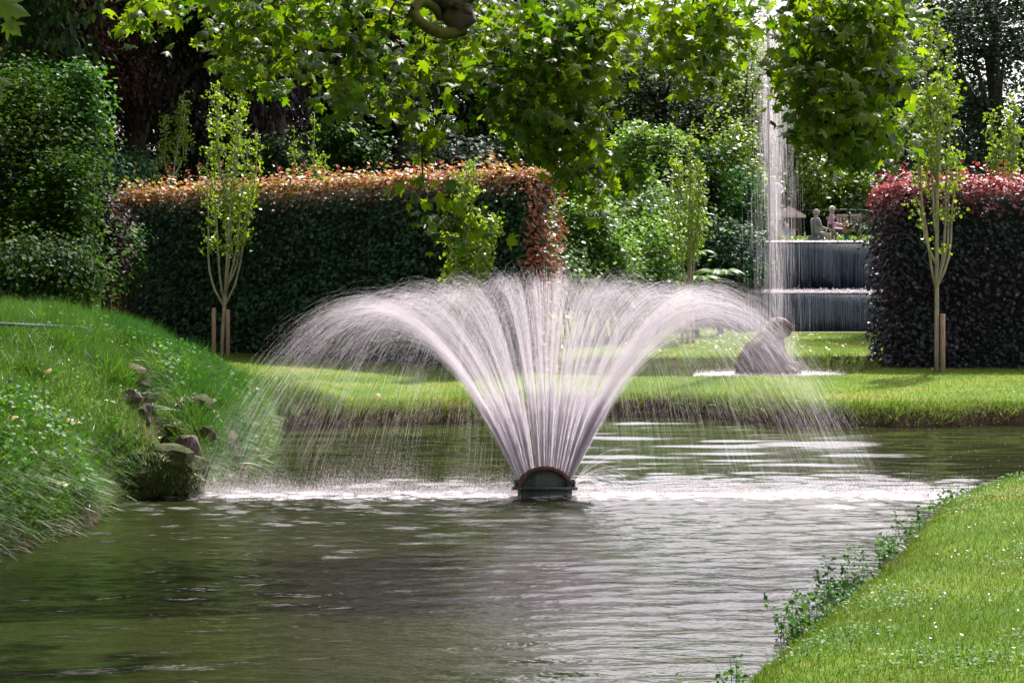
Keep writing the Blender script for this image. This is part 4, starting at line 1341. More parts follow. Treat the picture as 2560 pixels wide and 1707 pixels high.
# left bank wood edge
shrub('climbing_shrub', 'tall leafy shrub at the left frame edge above the grassy bank', [E(40, 520, 30, 130, 200), E(70, 300, 31, 150, 170), E(150, 400, 30.5, 110, 130)], M['ivy_leaf'], 211, 15000, .075, .26, 150)
shrub('climbing_shrub', 'dense green shrub ending in a straight edge above the left bank', [E(150, 560, 29.5, 90, 170), E(180, 690, 28.5, 65, 70), E(80, 680, 28, 120, 80)], M['ivy_leaf'], 212, 14000, .07, .22, 140)
shrub('climbing_shrub', 'leafy shrub at the wood edge just beyond the left frame edge', [E(-150, 520, 30, 150, 220), E(-330, 540, 31, 150, 230)], M['ivy_leaf'], 241, 9000, .085, .28, 110)
shrub('low_bough', 'bright green bough reaching out over the left shrubs', [E(200, 310, 31, 60, 60), E(215, 220, 31, 40, 60)], M['bank_leaf'], 213, 2200, .085, .16, 30)
shrub('brown_shrub', 'narrow brown-leaved shrub between the left shrubs and the hedge', [E(262, 600, 40, 34, 130)], M['purple_leaf'], 214, 3500, .09, .18, 40)
shrub('teal_shrub', 'blue-green undergrowth above the left end of the hedge', [E(310, 430, 47, 70, 35), E(250, 440, 46, 60, 30)], M['teal_leaf'], 215, 3500, .10)
shrub('green_shrub', 'small yellowish shrub against the dark left end of the hedge', [E(320, 640, 41.0, 35, 90)], M['bank_leaf'], 216, 1800, .07, .16, 30)
shrub('green_shrub', 'green undergrowth behind the middle of the beech hedge', [E(870, 370, 52, 90, 50), E(700, 390, 50, 60, 40)], M['wood_leaf'], 217, 5000, .12)
shrub('green_shrub', 'dark undergrowth behind the right end of the beech hedge', [E(1130, 390, 54, 100, 60), E(1300, 420, 56, 110, 80)], M['dark_leaf'], 218, 6000, .13)


def fern(label, u, v, y, size, seed):
    rng = np.random.default_rng(seed)
    p_ = W(u, v, y)
    zb = float(height(np.array([p_[0]]), np.array([p_[1]]))[0])
    root = empty('fern', (p_[0], p_[1], zb), label, 'fern', 'ferns beside the cascade')
    hz = p_[2] - zb
    A = Acc(); A.tube([(0, 0, -.1), (0, 0, hz * .5), (0, 0, hz)], [.09, .08, .06], 7); A.build('stump', M['bark'], root)
    for k in range(18):
        az = 2 * np.pi * k / 18 + rng.uniform(-.15, .15)
        L_ = size * rng.uniform(.75, 1.1)
        t = np.linspace(.05, 1, 20)
        rr = L_ * t * .95
        zz = hz + L_ * (.75 * t - .72 * t ** 2.2)
        spine = np.stack([np.cos(az) * rr, np.sin(az) * rr, zz], 1)
        B = Acc(); B.tube(spine, .006, 3, False)
        wv = .24 * L_ * np.sin(np.pi * t ** .8) + .01
        sd = np.array((-math.sin(az), math.cos(az), 0))
        V, T = [], []
        for i in range(20):
            d_ = spine[min(i + 1, 19)] - spine[max(i - 1, 0)]; d_ = d_ / np.linalg.norm(d_)
            for sg in (-1, 1):
                b0 = spine[i] - d_ * .017 * size; b1 = spine[i] + d_ * .017 * size
                tip = spine[i] + sd * sg * wv[i] + d_ * wv[i] * .35 - np.array((0, 0, wv[i] * .25))
                n0 = len(V); V += [b0, b1, tip]; T.append((n0, n0 + 1, n0 + 2))
        B.add(V, (), T)
        B.build('frond', M['fern'], root)


fern('bright feathery fern left of the cascade foot', 1800, 690, 52, .85, 221)
fern('feathery fern above the other ferns beside the dark shrub', 1735, 640, 54, .7, 222)
fern('broad fern behind the right shoulder of the water fan', 1740, 705, 50.5, .75, 223)


# ------------------------------------------------------------------ overhanging plane tree
def plane_tree():
    rng = np.random.default_rng(301)
    bx, by = -8.2, 15.0
    zb = float(height(np.array([bx]), np.array([by]))[0])
    root = empty('plane_tree', (bx, by, zb), 'large plane tree whose leafy boughs hang down from the top', 'tree')
    o_ = np.array(root.location)
    T = Acc()
    t = np.linspace(0, 1, 14)
    trunk = np.stack([bx + .3 * t, by + .2 * np.sin(3 * t), zb - .5 + t * 13], 1) - o_
    T.tube(trunk, .62 * (1 - .7 * t) + .25 * np.exp(-t * 10), 14)
    T.build('trunk', M['plane_bark'], root, True)
    LB = []

    def limb(pts, r0, r1, mat='plane_bark', name='limb'):
        pts = np.array(pts, float)
        # smooth (Catmull-Rom)
        P = np.vstack([2 * pts[0] - pts[1], pts, 2 * pts[-1] - pts[-2]])
        out = []
        for i in range(1, len(P) - 2):
            for s_ in np.linspace(0, 1, 7, endpoint=False):
                a_, b_, c_, d_ = P[i - 1], P[i], P[i + 1], P[i + 2]
                out.append(.5 * ((2 * b_) + (-a_ + c_) * s_ + (2 * a_ - 5 * b_ + 4 * c_ - d_) * s_ ** 2 + (-a_ + 3 * b_ - 3 * c_ + d_) * s_ ** 3))
        out.append(pts[-1])
        out = np.array(out)
        k = np.linspace(0, 1, len(out))
        A = Acc(); A.tube(out - o_, r0 + (r1 - r0) * k, 9)
        A.build(name, M[mat], root, True)
        LB.append(out)
    top = np.array((bx + .2, by, zb + 6.5))
    limb([top, (-5.2, 15.2, 7.4), (-2.4, 15.2, 5.9), tuple(W(1085, -60, 15.2)), tuple(W(1140, 30, 15.2)), tuple(W(1165, 70, 15.2))], .26, .10)
    limb([tuple(W(1160, 75, 15.2)), tuple(W(1110, 84, 15.1)), tuple(W(1062, 64, 15.0)), tuple(W(1036, 34, 15.0)), tuple(W(1050, 8, 15.05)), tuple(W(1085, 18, 15.1)), tuple(W(1100, 46, 15.2))], .050, .030, 'mossy_bark', 'mossy_bough')
    limb([(-2.4, 15.2, 5.9), (.2, 15.6, 5.6), (1.6, 15.8, 5.2), (2.6, 15.6, 5.0), (3.6, 15.2, 4.7)], .15, .04)
    limb([(-5.2, 15.2, 7.4), (-3.4, 14.6, 6.0), (-2.4, 14.6, 5.0), (-1.6, 14.8, 4.6)], .12, .04)
    limb([top, (-5, 13, 8.6), (-1.5, 12, 8.6), (1.5, 11.6, 8.2), (3.6, 11.5, 7.6)], .22, .05)
    limb([top, (-6, 12, 8.5), (-4, 9, 8.8), (-2, 6, 8.8)], .22, .05)
    # bunches of leaves inside the hanging curtains: outline in the picture, spread in depth
    zones = [([(800, -40), (1560, -40), (1560, 130), (1470, 240), (1480, 350), (1440, 400), (1330, 350), (1250, 330), (1230, 220), (1010, 200), (960, 260), (810, 270), (790, 200), (840, 90)], 150, 14.4, 16.6),
             ([(1220, 40), (1550, 20), (1460, 250), (1480, 380), (1340, 360), (1240, 280)], 150, 14.2, 16.4),
             ([(1045, 280), (1100, 290), (1100, 370), (1050, 350)], 5, 14.6, 15.2),
             ([(1380, 390), (1500, 410), (1540, 455), (1470, 500), (1400, 440)], 10, 14.4, 15.2),
             ([(1000, 480), (1060, 480), (1180, 560), (1190, 600), (1120, 590), (1050, 530)], 6, 14.6, 15.0),
             ([(520, -40), (790, -40), (760, 130), (720, 200), (640, 215), (580, 160), (530, 90)], 62, 14.4, 16.4),
             ([(290, -40), (440, -40), (430, 50), (330, 90), (290, 50)], 12, 14.4, 15.8),
             ([(1600, -40), (1840, -40), (1820, 100), (1800, 210), (1770, 280), (1720, 220), (1660, 120)], 56, 14.6, 16.4),
             ([(1985, -40), (2270, -40), (2250, 160), (2200, 260), (2130, 300), (2050, 310), (2010, 280), (1990, 170), (1985, 60)], 180, 14.2, 16.2),
             ([(2010, 290), (2200, 300), (2260, 325), (2180, 365), (2135, 425), (2100, 420), (2070, 350)], 28, 14.2, 15.4)]
    cl = []
    for poly, n, y0, y1 in zones:
        P = np.array(poly, float)
        k = 0
        while k < n:
            u, v = rng.uniform(P[:, 0].min(), P[:, 0].max()), rng.uniform(P[:, 1].min(), P[:, 1].max())
            if poly_sd(np.array([u]), np.array([v]), P)[0] < 0:
                cl.append(W(u, v, rng.uniform(y0, y1) if abs(u - 1100) > 120 or v > 150 else rng.uniform(15.7, 16.8))); k += 1
    # crown above the frame, unseen, filled out to darken the pond reflection
    for _ in range(1500):
        c = np.array((rng.uniform(-11, .6), rng.uniform(5, 20), rng.uniform(4.9, 10.5)))
        if CAMH + 700 / F * c[1] + .45 < c[2] and c[0] < (-.4 + .4 * (14 - c[1]) / 9 if c[1] < 14.2 else -3.6):
            cl.append(c)
    cl = np.array(cl)
    order = np.argsort(-cl[:, 2])
    nodes = np.concatenate(LB)
    par_r = []
    B = Acc()
    nodes_l = [p_ for p_ in nodes]
    for k in order:
        c = cl[k]
        A_ = np.array(nodes_l)
        d = A_ - c
        cost = np.linalg.norm(d, axis=1) + 1.2 * np.maximum(0, -(d[:, 2])) * (c[2] < 4.6)
        j = int(np.argmin(cost))
        s_ = A_[j]
        mid = (s_ + c) / 2 + np.array((0, 0, .10 * np.linalg.norm(c - s_))) + rng.normal(0, .04, 3)
        q = np.linspace(0, 1, 6)[:, None]
        P = (1 - q) ** 2 * s_ + 2 * q * (1 - q) * mid + q ** 2 * c
        P[1:-1] += rng.normal(0, .012, (4, 3))
        L_ = np.linalg.norm(c - s_)
        B.tube(P - o_, np.linspace(.007 + .006 * min(L_, 1.5), .004, 6), 4, False)
        nodes_l += [P[2], P[3], P[4], c]
    B.build('twig', M['twig'], root)["kind"] = "stuff"
    # leaves
    per = np.where(cl[:, 2] > CAMH + 760 / F * cl[:, 1], 9, 13)
    idx = np.repeat(np.arange(len(cl)), per)
    pos = cl[idx] + rng.normal(size=(len(idx), 3)) * np.array((.115, .17, .085))
    size = np.where(per[idx] == 9, .26, .098) * rng.uniform(.55, 1.2, len(idx))
    n = len(pos)
    # hanging leaf planes, tips out and down
    zN = unit(rng.normal(size=(n, 3)) * .8 + np.array((.1, -.25, .75)))
    yN = unit(rng.normal(size=(n, 3)) + np.array((0, 0, -.7)))
    yN = unit(yN - zN * (yN * zN).sum(1)[:, None])
    xN = np.cross(yN, zN)
    u = UC + pos[:, 0] / pos[:, 1] * F; v = VH - (pos[:, 2] - CAMH) / pos[:, 1] * F
    vis = np.where((u > 0) & (u < 2560) & (v > 0))[0]
    single = vis[np.argsort(-(size[vis] / pos[vis, 1]))][:300]
    rest = np.ones(n, bool); rest[single] = False
    hi = rest & (per[idx] != 9); lo = rest & (per[idx] == 9)
    for tpl, sel, nm in ((MAPLE, hi, 'foliage'), (MAPLE_LO, lo, 'upper_foliage')):
        P, I = place(tpl, pos[sel] - o_, size[sel], (xN[sel], yN[sel], zN[sel]))
        f = link(nm, mesh_np(nm, P, [I]), M['plane_leaf'], root); f["kind"] = "stuff"
    lm = mesh_np('leaf', MAPLE[0], [MAPLE[1]]); lm.materials.append(M['plane_leaf'])
    for k in single:
        lo = bpy.data.objects.new('leaf', lm)
        s_ = size[k]
        lo.matrix_local = Matrix(((*[float(a_[k][0] * s_) for a_ in (xN, yN, zN)], float(pos[k][0] - o_[0])), (*[float(a_[k][1] * s_) for a_ in (xN, yN, zN)], float(pos[k][1] - o_[1])),
                                  (*[float(a_[k][2] * s_) for a_ in (xN, yN, zN)], float(pos[k][2] - o_[2])), (0, 0, 0, 1)))
        lo.parent = root
        col.objects.link(lo)
    # seed balls
    for u_, v_ in ((2187, 20), (2200, 35), (2180, 48), (2160, 55), (2215, 80), (2120, 505), (2200, 515), (2145, 300)):
        c = W(u_, v_, 14.8) - o_
        A = Acc(); th = np.linspace(0, math.pi, 6)
        A.tube(np.stack([np.zeros(6), np.zeros(6), .016 * np.cos(th)], 1) + c, .016 * np.sin(th) + .001, 7)
        A.tube([c + np.array((0, 0, .015)), c + np.array((.01, 0, .09))], .0015, 3)
        A.build('seed_ball', M['twig'], root, True)
    return root


plane_tree()

# near sprig cutting into the upper left corner
spr = empty('maple_sprig', tuple(W(-60, 20, 7.5)), 'close plane leaves poking into the upper left corner', 'branch')
so = np.array(spr.location)
A = Acc(); A.tube([(-.5, .1, .3), (-.2, 0, .05), (.02, 0, -.01), (.10, 0, -.06)], [.012, .009, .005, .003], 5); A.build('stem', M['twig'], spr)
for (u, v, sz_, zx, tip) in ((-10, 8, .125, (.2, -.8, .5), (1, .1, -.25)), (14, 55, .075, (.1, -.9, .3), (.8, 0, -.7)), (-22, 195, .085, (.1, -.5, .8), (1, -.1, -.05)), (-15, 225, .06, (.3, -.8, .3), (.5, 0, -.9))):
    z_ = unit(np.array(zx)); y_ = np.array(tip, float); y_ = unit(y_ - z_ * (y_ @ z_)); x_ = np.cross(y_, z_)
    P, I = place(MAPLE, (W(u, v, 7.5) - so)[None], np.array([sz_]), (x_[None], y_[None], z_[None]))
    link('leaf', mesh_np('leaf', P, [I]), M['plane_leaf'], spr)


# ------------------------------------------------------------------ left bank: stones, plants, hose
ROCKS = []


def rock(label, u, v, y, w, h, mat, seed, cat='rock', group='stones in the left bank'):
    rng = np.random.default_rng(seed)
    bm = bmesh.new()
    bmesh.ops.create_icosphere(bm, subdivisions=3, radius=1)
    k = rng.normal(size=(7, 3)) * 2.2; ph = rng.uniform(0, 6.28, 7)
    cuts = [(unit(rng.normal(size=3)), rng.uniform(.55, .8)) for _ in range(7)]
    for vt in bm.verts:
        c = np.array(vt.co)
        for nrm, d_ in cuts:
            q = c @ nrm
            if q > d_:
                c = c - nrm * (q - d_) * .85
        c = c * (1 + .10 * np.sin(k @ c + ph).sum() / 2 + .05 * np.sin(3 * k @ c + 2 * ph).sum() / 2)
        vt.co = c
    me = bpy.data.meshes.new('rock'); bm.to_mesh(me); bm.free()
    o = link('rock', me, mat)
    yy = np.linspace(15, 30, 1500); xx = tx(u, yy)
    zz = np.maximum(height(xx, yy), 0)
    hit = np.where(VH - (zz - CAMH) / yy * F < v)[0]
    y = float(yy[hit[0]]) + .06 if len(hit) else y
    w, h = w * 1.22, h * 1.22
    p_ = W(u, v, y)
    ROCKS.append((p_[0], p_[1], max(w, h) / 2 / F * y))
    o.location = p_
    o.scale = (w / 2 / F * y, w / 2.4 / F * y, h / 2 / F * y)
    o.rotation_euler = (0, rng.uniform(-.3, .3), rng.uniform(0, 6.28) * 0)
    return tag(o, label, cat, group)


rock('flat brown stone topmost in the left bank gully', 305, 940, 21.8, 100, 56, M['stone'], 402)
rock('pinkish stone near the top of the mossy stone row', 374, 985, 21.0, 72, 76, M['stone'], 401)
rock('rounded mossy boulder below the pinkish stone', 392, 1040, 20.6, 92, 100, M['mossy_stone'], 403)
rock('dark earthy boulder under the overhanging grass', 480, 1035, 20.9, 120, 96, M['mossy_stone'], 404)
rock('small upright pinkish stone beside the mossy boulder', 360, 1050, 20.3, 36, 66, M['stone'], 405)
rock('flat mossy stone with a dark gap beneath it', 446, 1096, 19.9, 110, 70, M['mossy_stone'], 406)
rock('wet grey stone at the splash end of the left bank', 470, 1160, 19.0, 72, 150, M['stone'], 407)
rock('big mossy boulder at the tip of the left bank', 410, 1185, 18.75, 170, 150, M['mossy_stone'], 408)
rock('small mossy stone at the waterline below the left bank', 330, 1232, 18.35, 66, 56, M['mossy_stone'], 409)
rock('half-buried mossy stone right of the topmost brown stone', 405, 955, 21.5, 70, 46, M['mossy_stone'], 411)
rock('half-buried brown stone left of the mossy boulder', 318, 1000, 20.5, 60, 50, M['stone'], 412)
rock('dark mossy stone between the flat stone and the earthy boulder', 505, 1098, 20.0, 66, 60, M['mossy_stone'], 413)
rock('low dark stone at the left foot of the big mossy boulder', 350, 1160, 18.7, 70, 70, M['mossy_stone'], 414)
rock('brown stone under the grass behind the splash', 566, 1120, 21.6, 70, 80, M['stone'], 410)


def near_ground(n, rng, x0, x1, y0, y1, lo=0.02, hi=9):
    x = rng.uniform(x0, x1, n * 6); y = rng.uniform(y0, y1, n * 6)
    d = poly_sd(x, y, LOWER)
    k = (d > lo) & (d < hi)
    x, y = x[k][:n], y[k][:n]
    return np.stack([x, y, height(x, y)], 1)


rng = np.random.default_rng(55)
# moss hanging over the tip boulder
q = []
for (rx0, ry0, rr0), (nn, zc0) in zip([ROCKS[k] for k in (2, 3, 5, 7, 8)], ((1200, .9), (900, .9), (1000, .7), (5200, 1), (900, 1))):
    d_ = unit(rng.normal(size=(nn, 3)))
    d_[:, 1] = -np.abs(d_[:, 1]) * .8
    d_[:, 2] = np.abs(d_[:, 2]) * 1.1 - .35
    c0 = np.array([o_.location for o_ in bpy.data.objects if o_.name.startswith('rock') and o_.name != 'rock_spout' and o_.type == 'MESH' and abs(o_.location.x - rx0) < 1e-4][0])
    q.append(c0 + d_ * rr0 * np.array((.95, .8, .92)))
q = np.concatenate(q)
q = q[q[:, 2] > .03]
stuff(blades('hanging_moss', q, .065, .006, M['moss'], rng, .8, np.array((.1, -.35, -1.7))), 'yellow-green moss draped over the stones of the left bank', 'moss')
# broad-leaved weeds
for nm, lab, cx, cy, sx, sy, n, lf in (('weed_patch', 'patch of broad-leaved weeds low on the left bank', 170, 16.9, .55, .7, 1500, .055), ('weed_clump', 'leafy green weeds at the water edge in the left corner', 60, 15.0, .5, .5, 1200, .05),
                                       ('creeping_weeds', 'leafy weeds on the bank behind the splash', 640, 24.0, .5, 1.6, 1800, .06), ('ridge_weeds', 'leafy weeds along the ridge of the left bank', 420, 22.5, .6, 1.0, 1200, .05)):
    x = tx(cx, cy) + rng.normal(0, sx, n); y = cy + rng.normal(0, sy, n)
    d = poly_sd(x, y, LOWER); k = (d > .03) & (gully(x, y) < .3)
    x, y = x[k], y[k]
    q = np.stack([x, y, height(x, y) + rng.uniform(.03, .20, len(x))], 1)
    stuff(link(nm, leaf_mesh(nm, OVAL, q, lf * rng.uniform(.6, 1.3, len(q)), rng, .7, 0, None, 1.5), M['bank_leaf']), lab, 'weeds')

hs = []
for u, v in ((-60, 806), (0, 810), (70, 813), (140, 816), (195, 819), (225, 824)):
    yy = np.linspace(16, 32, 1200); xx = tx(u, yy); zz = height(xx, yy) + .13
    i = np.where(VH - (zz - CAMH) / yy * F < v)[0][0]
    hs.append((xx[i], yy[i], zz[i]))
hs = np.array(hs)
A = Acc(); A.tube(hs, .018, 7)
o = A.build('water_pipe', M['hose'], None, True)
tag(o, 'thin grey pipe lying across the grass of the left bank', 'pipe')

cc = near_ground(46, rng, 1.2, 6, 8.5, 18, .15, 4)
q = np.repeat(cc[:, :2], 150, 0) + rng.normal(0, .13, (len(cc) * 150, 2))
q = q[poly_sd(q[:, 0], q[:, 1], LOWER) > .05]
q = np.column_stack([q, height(q[:, 0], q[:, 1]) + rng.uniform(.02, .05, len(q))])
stuff(link('clover', leaf_mesh('clover', OVAL, q, rng.uniform(.012, .022, len(q)), rng, 1.2, 0, None, 1.8), M['bank_leaf']), 'low clover patches in the lawn of the near right bank', 'clover')
# daisies and fallen leaves
q = np.concatenate([near_ground(130, rng, -6.5, -3.2, 14.5, 23, .25, 4), near_ground(260, rng, 1.5, 6, 8.5, 18, .3, 4), near_ground(150, rng, 2, 8, 40, 54, 1, 30)])
q[:, 2] += np.where(q[:, 0] < 0, .10, .045)
sz_ = np.where(q[:, 1] > 30, .04, np.where(q[:, 0] < 0, .018, .010))
P, I = place(OVAL, np.repeat(q, 3, 0), np.repeat(sz_, 3), frames(len(q) * 3, rng, 1.5), 1.6)
stuff(link('daisies', mesh_np('daisies', P, [I]), M['daisy']), 'tiny white daisies dotted through the grass', 'flowers')
for k, (u, v, y, lab) in enumerate(((128, 952, 19.6, 'pale fallen leaf high on the left bank grass'), (40, 1078, 17.3, 'pale fallen leaf near the left frame edge'), (176, 1082, 17.4, 'upper of the three fallen leaves low on the left bank'), (172, 1104, 17.2, 'orange fallen leaf low on the left bank'), (198, 1088, 17.4, 'right-hand yellow fallen leaf low on the left bank'), (155, 1252, 15.9, 'pale fallen leaf close to the left water edge'), (944, 995, 29.5, 'pale fallen leaf on the lawn behind the fan'))):
    yy = np.linspace(13, 34, 600); xx = tx(u, yy); zz = height(xx, yy)
    vv = VH - (zz - CAMH) / yy * F
    ok = np.where((vv < v) & (poly_sd(xx, yy, LOWER) > .1))[0]
    i = ok[0] if len(ok) else 300
    p_ = np.array((xx[i], yy[i], zz[i] + .10 if u < 800 else zz[i] + .06))
    z_ = unit(np.array((.2, -.6, .7)) + rng.normal(0, .2, 3)); y_ = unit(np.cross(z_, rng.normal(size=3))); x_ = np.cross(y_, z_)
    P, I = place(MAPLE, np.zeros((1, 3)), np.array([.085]), (x_[None], y_[None], z_[None]))
    o = link('fallen_leaf', mesh_np('fallen_leaf', P, [I]), M['dead_leaf']); o.location = p_
    tag(o, lab, 'leaf', 'fallen leaves')


# ------------------------------------------------------------------ right bank: water weeds, twigs
def waterside():
    rng = np.random.default_rng(61)
    A = Acc(); lv = []
    edge = LOWER[1:6]
    for k in range(380):
        s_ = rng.uniform(0, 1)
        i = rng.integers(0, 4) if rng.uniform() < .8 else 1
        a_, b_ = edge[i], edge[i + 1]
        c = a_ + (b_ - a_) * s_ + rng.normal(0, .09, 2) + np.array((-.05, 0))
        if bumps(np.array([c[0]]), np.array([c[1]]), 2.0, 62)[0] < -.12:
            continue
        h = rng.uniform(.06, .26)
        b = np.array((*c, -.03)); t_ = b + np.array((rng.normal(0, .05) - .03, rng.normal(0, .05), h))
        A.tube([b, (b + t_) / 2 + rng.normal(0, .012, 3), t_], [.0028, .0022, .0012], 3, False)
        n = rng.integers(7, 18)
        lv.append(b + (t_ - b) * rng.uniform(.3, 1.05, (n, 1)) + rng.normal(0, .018, (n, 3)))
    lv = np.concatenate(lv)
    root = A.build('waterside_weeds', M['bank_leaf'])
    stuff(root, 'leafy weeds growing out of the water along the right bank', 'weeds')
    f = link('foliage', leaf_mesh('foliage', OVAL, lv, rng.uniform(.018, .046, len(lv)), rng, .5, 0, None, 1.2), M['bank_leaf'], root)
    f["kind"] = "stuff"


waterside()
A = Acc()
A.tube([W(2320, 1268, 17.4), W(2350, 1262, 17.4), W(2385, 1266, 17.4), W(2420, 1258, 17.45), W(2450, 1255, 17.6)], [.004, .010, .016, .024, .020], 6)
A.tube([W(2410, 1262, 17.45), W(2408, 1250, 17.45), W(2398, 1246, 17.45)], [.007, .005, .003], 5)
tag(A.build('driftwood', M['bark']), 'dark dead branch lying at the water edge of the right bank', 'branch')


# ------------------------------------------------------------------ terrace: statue, bench, people, parasol, railing
TZ = 3.05


def tz(x, y):
    return float(height(np.array([x]), np.array([y]))[0])


sy = 62.0
sx_ = tx(1934, sy)
st = empty('statue', (sx_, sy, tz(sx_, sy)), 'pale stone statue of a robed standing figure on a pedestal', 'statue')
g = tz(sx_, sy)
zp = CAMH + (VH - 547) / F * sy - g            # pedestal top
ztop = CAMH + (VH - 440) / F * sy - g
A = Acc(); A.box((0, 0, zp / 2 - .1), (.44, .44, zp - .06 + .2)); A.box((0, 0, zp - .045), (.56, .56, .09)); A.box((0, 0, .08), (.54, .54, .16)); A.build('pedestal', M['pedestal_stone'], st)
hh = ztop - zp
n = 28
th = np.linspace(0, 2 * np.pi, n, endpoint=False)
rings = []
for f, rxx, ryy, dx, am in ((0, .21, .18, 0, .10), (.10, .20, .17, 0, .12), (.3, .185, .16, .01, .12), (.48, .20, .16, .02, .08), (.58, .175, .14, .02, .06), (.68, .19, .145, .0, .05), (.78, .225, .14, -.01, .04), (.825, .19, .12, -.01, .02), (.85, .075, .07, -.01, 0), (.875, .06, .06, -.01, 0), (.90, .078, .085, -.01, 0), (.94, .088, .10, -.01, 0), (.98, .07, .085, -.01, 0), (1.0, .03, .04, -.01, 0)):
    k = 1 + am * np.sin(7 * th + f * 5) + am * .6 * np.sin(11 * th - f * 4)
    rings.append(np.stack([dx + rxx * np.cos(th) * k, ryy * np.sin(th) * k, np.full(n, zp + f * hh)], 1))
A = Acc(); A.loft(rings)
fig_ = A.build('robed_figure', M['statue_stone'], st, True)
for sg, pts in ((1, [(.20, -.02, zp + .78 * hh), (.26, -.04, zp + .66 * hh), (.21, -.16, zp + .58 * hh), (.06, -.20, zp + .62 * hh)]), (-1, [(-.21, 0, zp + .78 * hh), (-.26, -.02, zp + .64 * hh), (-.24, -.10, zp + .50 * hh), (-.20, -.16, zp + .44 * hh)])):
    A = Acc(); A.tube(pts, [.065, .058, .045, .035], 9); A.build('arm', M['statue_stone'], fig_, True)

by_ = 63.0
bx0, bx1 = tx(2082, by_), tx(2215, by_)
gz = tz(bx0, by_)
bench = empty('garden_bench', ((bx0 + bx1) / 2, by_, gz), 'long grey wooden bench on the terrace above the cascade', 'bench')
bw = bx1 - bx0
for k in range(3):
    A = Acc(); A.box((0, -.20 + .15 * k, .50), (bw, .13, .04)); A.build('seat_slat', M['bench_wood'], bench)
zb_ = CAMH + (VH - 536) / F * by_ - gz
A = Acc(); A.box((0, .26, zb_ - .03), (bw, .05, .08)); A.build('top_rail', M['bench_wood'], bench)
A = Acc(); A.box((0, .26, .60), (bw, .045, .06)); A.build('bottom_rail', M['bench_wood'], bench)
for k in range(15):
    A = Acc(); A.box((-bw / 2 + .08 + k * (bw - .16) / 14, .26, (zb_ + .56) / 2), (.075, .025, zb_ - .66)); A.build('back_slat', M['bench_wood'], bench)
for px in (-bw / 2 + .05, 0, bw / 2 - .05):
    for py in (-.22, .26):
        A = Acc(); A.box((px, py, .24 if py < 0 else zb_ / 2 - .04), (.06, .06, .52 if py < 0 else zb_ - .02)); A.build('leg', M['bench_wood'], bench)


